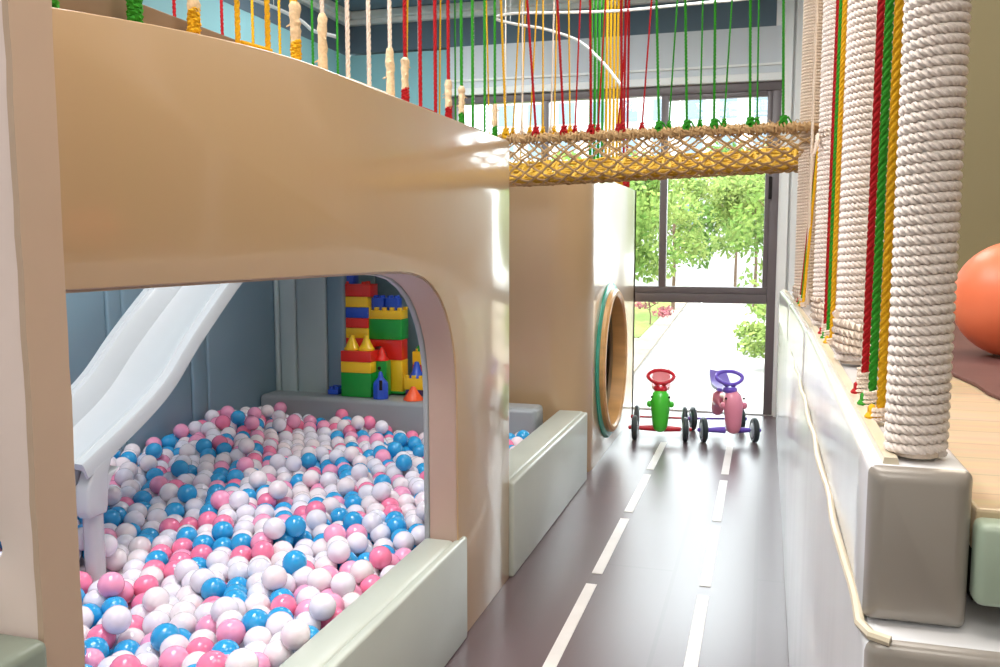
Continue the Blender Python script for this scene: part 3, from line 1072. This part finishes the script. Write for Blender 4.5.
# ------------------------------------------------------------------ ropes rising from the tan panel
TOPZ = CEIL - .001
PANEL = [  # y, colour, radius, foot: k knot, s sheath, h sheath plus coloured knot, n plain
    (1.197, 'green', .0075, 'k'), (1.398, 'green', .0085, 'k'), (1.573, 'yellow', .0080, 'h'), (1.728, 'yellow', .0075, 'n'),
    (1.850, 'yellow', .0080, 'n'), (1.977, 'yellow', .0080, 'h'), (2.115, 'cream', .0075, 's'), (2.259, 'cream', .0080, 'n'),
    (2.394, 'cream', .0080, 'n'), (2.545, 'cream', .0080, 's'), (2.663, 'red', .0080, 'h'), (2.791, 'red', .0080, 'n'),
    (2.931, 'red', .0080, 'n'), (3.063, 'red', .0080, 'h'), (3.206, 'green', .0075, 'h'), (3.338, 'green', .0075, 'n'),
    (3.493, 'green', .0070, 'n'), (3.633, 'green', .0070, 'h')]
cnt = {}
FT = {'k': 'knotted foot', 's': 'frayed sheath', 'h': 'sheath and knot', 'n': 'bare foot'}
for y, col, r, foot in PANEL:
    r *= .84
    x = -1.105
    zb = top_z(y) + .004
    t = empty('barrier_rope', (x, y, zb))
    zs = zb + (.0 if foot == 'n' else .03)
    bm = bmesh.new()
    rope(bm, (x, y, zs), (x, y, TOPZ), r, .030)
    sub('rope_strand', bm, ROPE[col], t)
    if foot in 'hs':
        hh = .10 if foot == 'h' else .15
        lo = zb + (.045 if foot == 'h' else .0)
        sub('sheath', sheath_bm(x, y, lo, lo + hh, r * 1.9), M_SHEATH, t, 'frayed cream tape sheath')
        bm = bmesh.new()
        for q in range(3):
            a = random.uniform(0, 6)
            p = Vector((x + math.cos(a) * r * 1.6, y + math.sin(a) * r * 1.6, lo + hh * random.uniform(.2, .8)))
            tube(bm, [p, p + Vector((math.cos(a) * .012, math.sin(a) * .012, -.006))], [.003, .0015], 5)
        sub('fray', bm, M_SHEATH, t)
    if foot in 'hk':
        bm = bmesh.new()
        coil(bm, (x, y, zb), r * 1.25, .05, r * .95, 5.2, 12, .02, .45, 7, .0015)
        sub('knot', bm, ROPE[col], t)
    i = cnt.get(col, 0)
    cnt[col] = i + 1
    tot = sum(1 for p in PANEL if p[1] == col)
    tag(t, '%s rope on the tan panel, %s %s from the left, %s' % (col, ordinal(i), col, FT[foot]), 'rope', 'ropes on top of the tan panel')
# cords lying along the edge between two bare ropes
for y0, y1, col, lab in ((1.74, 1.86, 'yellow', 'yellow'), (2.27, 2.51, 'cream', 'cream'), (2.80, 2.92, 'red', 'red'), (3.35, 3.48, 'green', 'green')):
    bm = bmesh.new()
    rope(bm, (-1.104, y0, top_z(y0) + .012), (-1.104, y1, top_z(y1) + .012), .0075, .03)
    tag(link_bm('edge_cord', bm, ROPE[col]), 'short %s cord lying along the top edge of the tan panel' % lab, 'cord', 'cords on the panel edge')

# thin ropes on the far side of the walkway
THIN = [(2.593, 'red'), (2.864, 'red'), (3.066, 'yellow'), (3.263, 'yellow'), (3.358, 'yellow'), (3.536, 'green'), (3.77, 'green')]
bm_by = {}
cnt = {}
for y, col in THIN:
    bm = bmesh.new()
    rope(bm, (-1.895, y, 1.843), (-1.895, y, TOPZ), .0062, .03, 7, 4)
    i = cnt.get(col, 0); cnt[col] = i + 1
    o = tag(link_bm('walkway_rope', bm, ROPE[col]), 'thin %s rope behind the tan panel top, %s thin %s from the left' % (col, ordinal(i), col), 'rope', 'thin ropes behind the walkway')
cnt = {}
for y, col, lean in ((4.75, 'yellow', .05), (4.98, 'white', 0), (5.30, 'yellow', .03), (5.62, 'green', 0), (6.0, 'white', 0), (6.4, 'yellow', -.04), (6.8, 'cream', 0), (7.2, 'yellow', .06)):
    bm = bmesh.new()
    rope(bm, (-1.98, y, 1.862), (-1.98 + lean, y, TOPZ), .0065, .03, 7, 4)
    i = cnt.get(col, 0); cnt[col] = i + 1
    tag(link_bm('walkway_rope', bm, ROPE[col]), 'thin %s rope far behind over the raised deck, %s %s from the left' % (col, ordinal(i), col), 'rope', 'thin ropes over the raised deck')
# ropes on the porthole panel
cnt = {}
for y, col in ((5.72, 'green'), (5.86, 'green'), (6.0, 'green'), (6.15, 'green'), (6.30, 'yellow'), (6.45, 'yellow'), (6.61, 'yellow'), (6.77, 'yellow'), (6.93, 'yellow'), (7.12, 'red'), (7.30, 'red')):
    t = empty('panel_rope', (-1.10, y, 1.935))
    bm = bmesh.new()
    rope(bm, (-1.10, y, 1.94), (-1.10, y, TOPZ), .0105, .034, 7, 4)
    sub('rope_strand', bm, ROPE[col], t)
    bm = bmesh.new()
    coil(bm, (-1.10, y, 1.942), .016, .05, .011, 3, 10, 0, .3, 6)
    sub('knot', bm, ROPE[col], t)
    i = cnt.get(col, 0); cnt[col] = i + 1
    tag(t, '%s rope on top of the porthole panel, %s %s from the left' % (col, ordinal(i), col), 'rope', 'ropes on the porthole panel')

# ------------------------------------------------------------------ net bridge
br = empty('net_bridge', (-.5, 4.5, 1.85))
tag(br, 'tan crocheted rope net bridge hanging across the lane', 'net bridge')
BX0, BX1 = -1.90, .215
def ramp_z(x): return .012 * math.sin(x * 2.2 + .6) + .012 * (x + 1.0)
SEC = [(4.10, 1.985, 0), (4.125, 1.90, .5), (4.18, 1.825, 1), (4.30, 1.785, 1), (4.45, 1.80, 1), (4.60, 1.85, 1), (4.72, 1.92, .7), (4.82, 2.0, .4), (4.90, 2.09, 0)]
def bpt(x, s):
    """s 0..1 around the hanging section: near rim - bottom - far rim"""
    t = s * (len(SEC) - 1)
    i = min(int(t), len(SEC) - 2)
    t -= i
    a, b = SEC[i], SEC[i + 1]
    y, z, k = (a[j] + (b[j] - a[j]) * t for j in range(3))
    return Vector((x, y, z + .25 * ramp_z(x) + k * .026 * (x + 1.1)))
def net(bm, s0, s1, cw, rows, r, wob=.003, rnd=random.Random(4)):
    n = int((BX1 - BX0) / cw)
    for d in (1, -1):
        for i in range(-rows, n + rows + 1):
            pts = []
            for j in range(rows * 3 + 1):
                x = BX0 + cw * (i + d * j / 6.0)
                if x < BX0 - 1e-6 or x > BX1 + 1e-6: continue
                s = s0 + (s1 - s0) * j / (rows * 3)
                p = bpt(x, s)
                # diamonds pulled into knots at the crossings
                ph = (j % 3)
                pts.append(p + Vector((rnd.uniform(-wob, wob), rnd.uniform(-wob, wob), rnd.uniform(-wob, wob) - (.004 if ph else 0))))
            if len(pts) > 2:
                tube(bm, pts, r, 5)
bm = bmesh.new()
net(bm, .0, .42, .082, 9, .0056)
sub('near_net', bm, ROPE['tan'], br)
bm = bmesh.new()
net(bm, .42, 1.0, .082, 12, .0050)
sub('far_net', bm, ROPE['tan'], br)
bm = bmesh.new()
for i in range(15):
    s = .34 + .40 * i / 14
    pts = [bpt(BX0 + (BX1 - BX0) * k / 60, s) + Vector((0, random.uniform(-.008, .008), .014 + random.uniform(-.006, .006))) for k in range(61)]
    tube(bm, pts, .0085, 6)
for i in range(40):
    x = BX0 + (BX1 - BX0) * (i + .5) / 40
    dx = random.choice((-.05, .05))
    pts = [bpt(x + dx * k / 14 + random.uniform(-.006, .006), .34 + .40 * k / 14) + Vector((0, 0, .022)) for k in range(15)]
    tube(bm, pts, .009, 5)
sub('yellow_weave', bm, mat('yellow_weave_rope', '#c39a35', .8, .2, var=.2, nscale=150), br, 'yellow rope woven into the bridge floor')
for nm, s in (('near_rim', 0), ('far_rim', 1)):
    bm = bmesh.new()
    for q in range(3):
        pts = [bpt(BX0 + (BX1 - BX0) * k / 90, s) + Vector((0, .010 * math.cos(k * .9 + q * 2.1), .010 * math.sin(k * .9 + q * 2.1))) for k in range(91)]
        tube(bm, pts, .0095, 6)
    n = 96
    for i in range(n):
        x = BX0 + (BX1 - BX0) * (i + random.random()) / n
        c = bpt(x, s)
        tl = random.uniform(-.02, .02)
        pts = [c + Vector((tl * (k / 6 - .5) * 2, .021 * math.cos(a), .021 * math.sin(a))) for k in range(7) for a in [2 * PI * k / 6.5]]
        tube(bm, pts, .0052, 5)
        if random.random() < .55:
            d = Vector((random.uniform(-.03, .03), random.uniform(-.02, .0), random.uniform(.012, .035)))
            tube(bm, [c + Vector((0, 0, .012)), c + d], [.004, .002], 4)
    sub(nm, bm, ROPE['tan'], br)
# hanger ropes of the bridge
NEAR = [(-1.192, 'yellow', -.025), (-1.046, 'red', -.045), (-.912, 'red', -.037), (-.785, 'red', -.011), (-.643, 'red', -.012), (-.476, 'green', -.023),
        (-.353, 'green', -.02), (-.235, 'green', -.009), (-.082, 'green', -.015), (.056, 'green', -.017)]
FAR = [(-1.384, 'yellow', .034), (-1.33, 'cream', .0), (-1.285, 'yellow', .032), (-1.21, 'yellow', -.003), (-1.165, 'cream', .012), (-1.147, 'yellow', .012), (-1.056, 'yellow', -.012), (-1.028, 'red', .021), (-.9, 'red', .03),
       (-.79, 'red', .045), (-.66, 'red', .037), (-.516, 'green', .029), (-.354, 'green', .001), (-.23, 'green', .024), (-.063, 'green', -.008)]
for nm, lst, y, r in (('near', NEAR, 4.10, .0066), ('far', FAR, 4.90, .0052)):
    cnt = {}
    for x, col, dx in lst:
        c = bpt(x, 0 if nm == 'near' else 1)
        t = empty('hanger_rope', tuple(c))
        k = (TOPZ - c.z) / .62
        bm = bmesh.new()
        rope(bm, c + Vector((0, 0, .03)), (x + dx * k, y, TOPZ), r, .03, 7, 4)
        sub('rope_strand', bm, ROPE[col], t)
        bm = bmesh.new()
        torus(bm, c + Vector((0, -.008, .022)), r * 2.0, r * 1.1, 'y', 12, 6)
        coil(bm, c + Vector((0, 0, .02)), r * 1.5, .032, r * 1.0, 2.5, 10, 0, .4, 6)
        if nm == 'near' and col == 'green':
            tube(bm, [c + Vector((0, 0, .03)), c + Vector((.02, -.01, .045)), c + Vector((.035, -.012, .02))], [r, r * .8, r * .5], 5)
        sub('knot', bm, ROPE[col], t)
        i = cnt.get(col, 0); cnt[col] = i + 1
        tag(t, '%s hanger rope on the %s rim of the net bridge, %s %s from the left' % (col, nm, ordinal(i), col), 'rope', '%s hanger ropes of the bridge' % nm)

# ------------------------------------------------------------------ loops of white tube under the ceiling
def spline(pts, n=8):
    P = [Vector(p) for p in pts]
    out = []
    for i in range(len(P) - 1):
        a, b, c, d = P[max(0, i - 1)], P[i], P[i + 1], P[min(len(P) - 1, i + 2)]
        for j in range(n):
            t = j / n
            out.append(.5 * ((2 * b) + (c - a) * t + (2 * a - 5 * b + 4 * c - d) * t * t + (-a + 3 * b - 3 * c + d) * t ** 3))
    out.append(P[-1])
    return out
lt = empty('white_tube_loop', (-.9, 5.6, 2.7))
bm = bmesh.new()
k = 5.6 / 5.0
raw = [(-.017, 2.775), (-.45, 2.79), (-.80, 2.785), (-1.14, 2.778), (-1.38, 2.768), (-1.49, 2.745), (-1.40, 2.725), (-1.255, 2.71), (-1.10, 2.66), (-.997, 2.59), (-.87, 2.46), (-.77, 2.334)]
pts = spline([(x * k, 5.6 + .12 * math.sin(i), 1.5 + (z - 1.5) * k) for i, (x, z) in enumerate(raw)])
tube(bm, pts, .009, 8)
sub('tube_loop', bm, M_WHITE, lt)
for x, z in ((-1.6, 2.90), (-.5, 2.94)):
    bm = bmesh.new(); tube(bm, [(x, 5.6, z), (x, 5.6, CEIL)], .002, 5); sub('hanging_wire', bm, M_WHITE, lt)
tag(lt, 'thin white tube looping in the air behind the bridge ropes', 'hanging tube')
lt = empty('white_tube_loop', (-2.8, 5.0, 2.9))
bm = bmesh.new()
pts = spline([(-3.75, 5.0, 3.22), (-3.4, 5.0, 3.13), (-3.104, 5.0, 3.00), (-2.93, 5.0, 2.93), (-2.762, 5.0, 2.845), (-2.68, 5, 2.78), (-2.60, 5.0, 2.755), (-2.516, 5.0, 2.73)])
tube(bm, pts, .011, 8)
sub('tube_loop', bm, M_WHITE, lt)
bm = bmesh.new(); tube(bm, [(-2.94, 5.0, 2.935), (-2.94, 5.0, CEIL)], .002, 5); sub('hanging_wire', bm, M_WHITE, lt)
tag(lt, 'thin white tube curving down behind the panel ropes at the upper left', 'hanging tube')

# ------------------------------------------------------------------ ride-on toys
def skin_body(name, verts, edges, radii, m, parent, lv=2):
    me = bpy.data.meshes.new(name)
    b = bmesh.new()
    L = b.verts.layers.skin.verify()
    vs = []
    for p, r in zip(verts, radii):
        v = b.verts.new(p)
        v[L].radius = (r, r) if not isinstance(r, tuple) else r
        vs.append(v)
    vs[0][L].use_root = True
    for a, c in edges:
        b.edges.new((vs[a], vs[c]))
    b.to_mesh(me); b.free()
    o = bpy.data.objects.new(name, me)
    C.objects.link(o)
    o.modifiers.new('skin', 'SKIN')
    sd = o.modifiers.new('smooth', 'SUBSURF'); sd.levels = sd.render_levels = lv
    dg = bpy.context.evaluated_depsgraph_get()
    dg.update()
    me2 = bpy.data.meshes.new_from_object(o.evaluated_get(dg))
    bpy.data.objects.remove(o)
    for p in me2.polygons: p.use_smooth = True
    me2.materials.clear()
    me2.materials.append(m)
    o = bpy.data.objects.new(name, me2)
    C.objects.link(o)
    o.parent = parent
    return o

M_TYRE = mat('dark_tyre', '#3a4548', .5, .4, var=.1, nscale=20)
M_HUB = mat('pale_hub', '#aebfc4', .35, .5)
M_STEEL = mat('axle_steel', '#9a9fa4', .3, .5, metal=.8)
def ride_on(x, y, rz, body, accent, seatc, label, ln=0):
    t = empty('ride_on_toy', (x, y, 0), rz)
    HW = .19
    WR = .093
    bodyo = skin_body('body', [(ln, -.035, .062), (ln, -.035, .18), (ln, -.02, .31), (ln * .6, .005, .365), (0, .09, .33), (0, .20, .29), (0, .33, .30), (0, .42, .34), (0, .42, .20), (0, .43, .12)],
                      [(0, 1), (1, 2), (2, 3), (3, 4), (4, 5), (5, 6), (6, 7), (6, 8), (8, 9)],
                      [.062, .064, .088, .062, .055, .058, .062, .04, .056, .046], body, t)
    for s in (-1, 1):
        b = bmesh.new(); sphere(b, (s * .080 + ln, -.03, .285), .022, 14, 10, (1, .9, 1.2)); sub('cheek', b, body, t, world=False)
        b = bmesh.new(); sphere(b, (s * .066 + ln, -.066, .345), .009, 10, 8); sub('eye', b, M_DARK, t, world=False)
    b = bmesh.new()
    for i in range(7):
        torus(b, (0, .10 + .032 * i, .30 - .004 * abs(i - 3)), .060, .008, 'y', 20, 6)
    sub('ribbed_belly', b, body, t, world=False)
    b = bmesh.new()
    lathe(b, (0, .015, .40), [(.048, -.02), (.056, -.008), (.056, .004), (.044, .02)], 'z', 20)
    sub('collar', b, accent, t, world=False)
    hb = empty('handlebar', (0, 0, 0)); hb.parent = t
    b = bmesh.new()
    ring = []
    for i in range(28):
        a = 2 * PI * i / 28
        w = .098 * math.cos(a) * (1 - .22 * max(0, -math.sin(a)))
        ring.append((w, .03 + .055 * math.sin(a), .485 + .042 * math.sin(a)))
    tube(b, ring, .0135, 8, closed=True)
    tube(b, [(-.052, .0, .452), (-.028, .005, .43), (-.012, .012, .405)], .013, 8)
    tube(b, [(.052, .0, .452), (.028, .005, .43), (.012, .012, .405)], .013, 8)
    o = sub('handle_loop', b, accent, hb, world=False)
    b = bmesh.new()
    pl = []
    rows = []
    for i in range(9):
        q = i / 8
        y0 = .16 + .30 * q
        z0 = .375 + .02 * q + .13 * max(0, q - .45) ** 1.3 * 1.35
        rows.append([(w * (.062 + .012 * math.sin(q * PI)), y0 + .0, z0 + .012 * abs(w)) for w in (-1, -.5, 0, .5, 1)])
    vr = [[b.verts.new(p) for p in r] for r in rows]
    for A, B in zip(vr, vr[1:]):
        for j in range(4): b.faces.new((A[j], A[j + 1], B[j + 1], B[j]))
    g = bmesh.ops.extrude_face_region(b, geom=b.faces[:])
    for v in [v for v in g['geom'] if isinstance(v, bmesh.types.BMVert)]: v.co.z -= .022
    bmesh.ops.recalc_face_normals(b, faces=b.faces[:])
    sub('seat', b, seatc, t, world=False)
    # axles
    b = bmesh.new()
    for s in (-1, 1):
        tube(b, [(s * .03, 0, WR), (s * .155, 0, WR)], [.025, .017], 12)
    sub('front_axle', b, accent, t, world=False)
    b = bmesh.new(); tube(b, [(-HW - .035, .43, WR), (HW + .035, .43, WR)], .008, 8); sub('rear_axle', b, accent, t, world=False)
    b = bmesh.new(); tube(b, [(-HW - .035, 0, WR), (HW + .035, 0, WR)], .007, 8); sub('axle_rod', b, M_STEEL, t, world=False)
    for yy in (0, .43):
        for s in (-1, 1):
            w = empty('wheel', (s * HW, yy, WR)); w.parent = t
            b = bmesh.new()
            lathe(b, (0, 0, 0), [(.055, -.018), (.082, -.019), (WR, -.010), (WR, .010), (.082, .019), (.055, .018)], 'x', 28)
            sub('tyre', b, M_TYRE, w, world=False)
            b = bmesh.new()
            lathe(b, (0, 0, 0), [(.015, -.026), (.05, -.021), (.058, -.017), (.058, .017), (.05, .021), (.015, .026)], 'x', 20)
            sub('hub', b, M_HUB, w, world=False)
            b = bmesh.new()
            lathe(b, (s * .036, 0, 0), [(.008, -.012), (.015, -.006), (.015, .006), (.008, .012)], 'x', 12)
            sub('axle_cap', b, accent, w, world=False)
    tag(t, label, 'ride-on toy', 'ride-on toys by the window')
TOY = {'green': mat('toy_green', '#4fdc3c', .3, .5, .3), 'red': mat('toy_red', '#e0253a', .3, .5, .3), 'salmon': mat('toy_salmon', '#f08a92', .35, .5, .2),
       'pink': mat('toy_pink', '#ff9db8', .32, .5, .3), 'purple': mat('toy_purple', '#7a5cd8', .3, .5, .3), 'lilac': mat('toy_lilac', '#8a78d8', .35, .5, .2)}
ride_on(-.73, 6.70, .10, TOY['green'], TOY['red'], TOY['salmon'], 'green ride-on toy with a red handle loop on the lane by the window')
ride_on(-.225, 6.79, .26, TOY['pink'], TOY['purple'], TOY['lilac'], 'pink ride-on toy with a purple handle loop on the lane by the window', .022)

# ------------------------------------------------------------------ outside
GZ = -4.0
M_ROAD = mat('sunlit_road', '#7d7a78', .85, .2, var=.05, nscale=.5)
M_LAWN = mat('lawn', '#5f6d38', .9, .1, var=.2, nscale=1.5)
M_PAVE = mat('pavement', '#82786c', .9, .1, var=.06, nscale=1)
M_BARK = mat('bark', '#5b4a3d', .9, .1, var=.2, nscale=4)
structure('road', BX(-60, 60, 8.6, 180, GZ - .3, GZ), M_ROAD)
# direction of the road
def rd(d, off): return (-.034 * d + off, d)
bm = bmesh.new()
prism(bm, [rd(12, -3.9), rd(120, -3.9), (-60, 120), (-60, 12)], 'z', GZ, GZ + .12)
structure('path', bm, M_PAVE)
bm = bmesh.new()
prism(bm, [rd(12, -5.6), rd(44, -5.6), (-60, 44), (-60, 12)], 'z', GZ + .12, GZ + .16)
prism(bm, [rd(50, -5.0), rd(120, -5.0), (-60, 120), (-60, 50)], 'z', GZ + .12, GZ + .16)
structure('lawn', bm, M_LAWN)
bm = bmesh.new()
prism(bm, [rd(14, -2.7), rd(100, -2.7), rd(100, -2.55), rd(14, -2.55)], 'z', GZ, GZ + .01)
structure('road_line', bm, M_WHITE)
bm = bmesh.new()
prism(bm, [rd(12, 3.2), rd(120, 4.5), (60, 120), (60, 12)], 'z', GZ, GZ + .12)
structure('pavement', bm, M_PAVE)

def leaves(bm, centre, rad, n, size, rnd):
    for i in range(n):
        d = Vector((rnd.gauss(0, 1), rnd.gauss(0, 1), rnd.gauss(0, 1)))
        d.normalize()
        p = Vector(centre) + Vector((d.x * rad[0], d.y * rad[1], d.z * rad[2])) * (rnd.random() ** .45)
        a = Vector((rnd.gauss(0, 1), rnd.gauss(0, 1), rnd.gauss(0, 1))).normalized()
        b = a.orthogonal().normalized()
        s = size * rnd.uniform(.6, 1.3)
        bm.faces.new([bm.verts.new(p + a * s), bm.verts.new(p + b * s * .5), bm.verts.new(p - a * s), bm.verts.new(p - b * s * .5)])
LM = [leaf_mat('leaf_fresh', '#60783f'), leaf_mat('leaf_yellowgreen', '#778a50'), leaf_mat('leaf_deep', '#55703c'), leaf_mat('leaf_flower', '#96606a')]
def tree(x, y, h, rad, lm, label, seed, n=2600, size=.17, trunk=.16, clumps=9, low=.45, cat='tree', name='street_tree'):
    rnd = random.Random(seed)
    t = empty(name, (x, y, GZ))
    b = bmesh.new()
    for c in range(clumps):
        a = rnd.uniform(0, 2 * PI)
        q = rnd.uniform(.2, .8)
        cz = GZ + h * rnd.uniform(low, .92)
        leaves(b, (x + math.cos(a) * rad * q, y + math.sin(a) * rad * q, cz), (rad * .5, rad * .5, h * .13), n // clumps, size, rnd)
    sub('foliage', b, LM[lm], t, smooth=False)
    b = bmesh.new()
    tube(b, [(x, y, GZ), (x + .05, y, GZ + h * .3), (x - .05, y, GZ + h * .6), (x, y, GZ + h * .85)], [trunk, trunk * .8, trunk * .6, trunk * .2], 8)
    for q in range(5):
        a = rnd.uniform(0, 2 * PI); z = GZ + h * rnd.uniform(.4, .65)
        tube(b, [(x, y, z), (x + math.cos(a) * rad * .35, y + math.sin(a) * rad * .35, z + h * .12), (x + math.cos(a) * rad * .6, y + math.sin(a) * rad * .6, z + h * .22)], [trunk * .4, trunk * .25, trunk * .08], 6)
    sub('trunk', b, M_BARK, t)
    tag(t, label, cat, 'trees along the road')
tree(-6.4, 33, 8.2, 2.9, 0, 'nearest roadside tree on the lawn at the left of the window', 1, 3000, .16)
tree(-8.2, 48, 9.5, 3.2, 1, 'yellowish green roadside tree behind the nearest one on the left', 2, 3000, .2)
tree(-7.0, 72, 11, 4.0, 1, 'tall pale tree in the distance left of the road', 3, 3000, .24)
tree(1.5, 34, 9.6, 3.2, 0, 'large fresh green tree at the right of the road', 4, 6400, .13, low=.22, clumps=16)
tree(-.8, 78, 12, 3.6, 1, 'distant pale tree closing the end of the road', 5, 3200, .26)
tree(4.2, 46, 11, 3.6, 2, 'deeper green tree behind the large one on the right', 6, 2600, .2)
tree(-12, 60, 11, 4.5, 0, 'far tree at the left edge of the view', 8, 2400, .24)
tree(.45, 39.0, 3.4, 1.7, 1, 'low pale bush at the right edge of the road', 9, 1500, .13, .05, 5, .2, 'bush', 'roadside_bush')
tree(-7.1, 58, 2.2, 1.3, 3, 'pinkish red flowering bush behind the roadside trunks', 10, 500, .12, .05, 5, .3, 'bush', 'flowering_bush')
tree(-7.2, 41, 9.5, 3.0, 0, 'leafy tree in the second row left of the road', 12, 4200, .18, low=.35, clumps=13)
tree(-2.8, 90, 15, 5.5, 2, 'tall tree far down the road, behind all the others', 13, 3600, .32, low=.3, clumps=12)
tree(5.0, 62, 13, 4.8, 1, 'tall yellowish tree far right behind the large green one', 14, 3600, .26, low=.3, clumps=12)
# pale building far behind
bb = empty('apartment_building', (-10, 110, GZ))
sub('building_wall', BX(-34, 6, 110, 120, GZ, 26), mat('pale_facade', '#8f9094', .8, .2), bb, smooth=False)
for i in range(10):
    for j in range(5):
        sub('building_window', BX(-33 + i * 3.9, -31 + i * 3.9, 109.93, 110.05, 3.5 + j * 4.2, 6.0 + j * 4.2), mat('bluish_pane', '#4d5c6b', .2, .5), bb, smooth=False)
tag(bb, 'pale distant building with bluish windows above the trees', 'building')

# ------------------------------------------------------------------ light
w = bpy.data.worlds.new('world')
S.world = w
w.use_nodes = True
nt = w.node_tree
bg = nt.nodes['Background']
sky = nt.nodes.new('ShaderNodeTexSky')
sky.sky_type = 'HOSEK_WILKIE'
sky.turbidity = 6
sky.ground_albedo = .5
sky.sun_direction = Vector((-.45, -.35, .82)).normalized()
mx = nt.nodes.new('ShaderNodeMix')
mx.data_type = 'RGBA'
mx.inputs[0].default_value = .75
mx.inputs[7].default_value = (.94, .98, 1, 1)
nt.links.new(sky.outputs[0], mx.inputs[6])
nt.links.new(mx.outputs[2], bg.inputs['Color'])
bg.inputs['Strength'].default_value = 9
sun = bpy.data.lights.new('sun', 'SUN')
sun.energy = 9
sun.angle = .02
sun.color = (1, .95, .86)
so = bpy.data.objects.new('sun', sun)
so.rotation_euler = Vector((-.45, -.35, .82)).to_track_quat('Z', 'Y').to_euler()
so.location = (0, 0, 20)
C.objects.link(so)

def lamp(name, x, y, z, sx, sy, e, col=(1, .93, .84)):  # unseen area lights added overhead to fill the room
    l = bpy.data.lights.new(name, 'AREA')
    l.shape = 'RECTANGLE'
    l.size, l.size_y = sx, sy
    l.energy = e
    l.color = col
    o = bpy.data.objects.new(name, l)
    o.location = (x, y, z)
    C.objects.link(o)
lamp('overhead_fill', -.4, 1.0, 3.62, 1.6, 1.6, 54)
lamp('overhead_fill', -.5, -1.8, 3.62, 2.0, 1.6, 60)
lamp('overhead_fill', -1.8, 2.0, 3.62, 1.0, 1.6, 72, (.97, .98, 1))  # unseen, added to brighten the balls in the pit
lamp('overhead_fill', -2.6, 6.2, 3.62, 1.2, 1.2, 40, (.95, .98, 1))
lamp('overhead_fill', -.45, 5.2, 3.62, .9, 2.2, 60, (1, .98, .95))
lamp('overhead_fill', 1.3, 2.6, 3.62, 1.2, 1.4, 36, (1, .86, .68))

S.view_settings.view_transform = 'Standard'
S.view_settings.look = 'None'
S.view_settings.exposure = .35
S.view_settings.gamma = 1
S.view_settings.use_curve_mapping = False
S.cycles.use_denoising = True
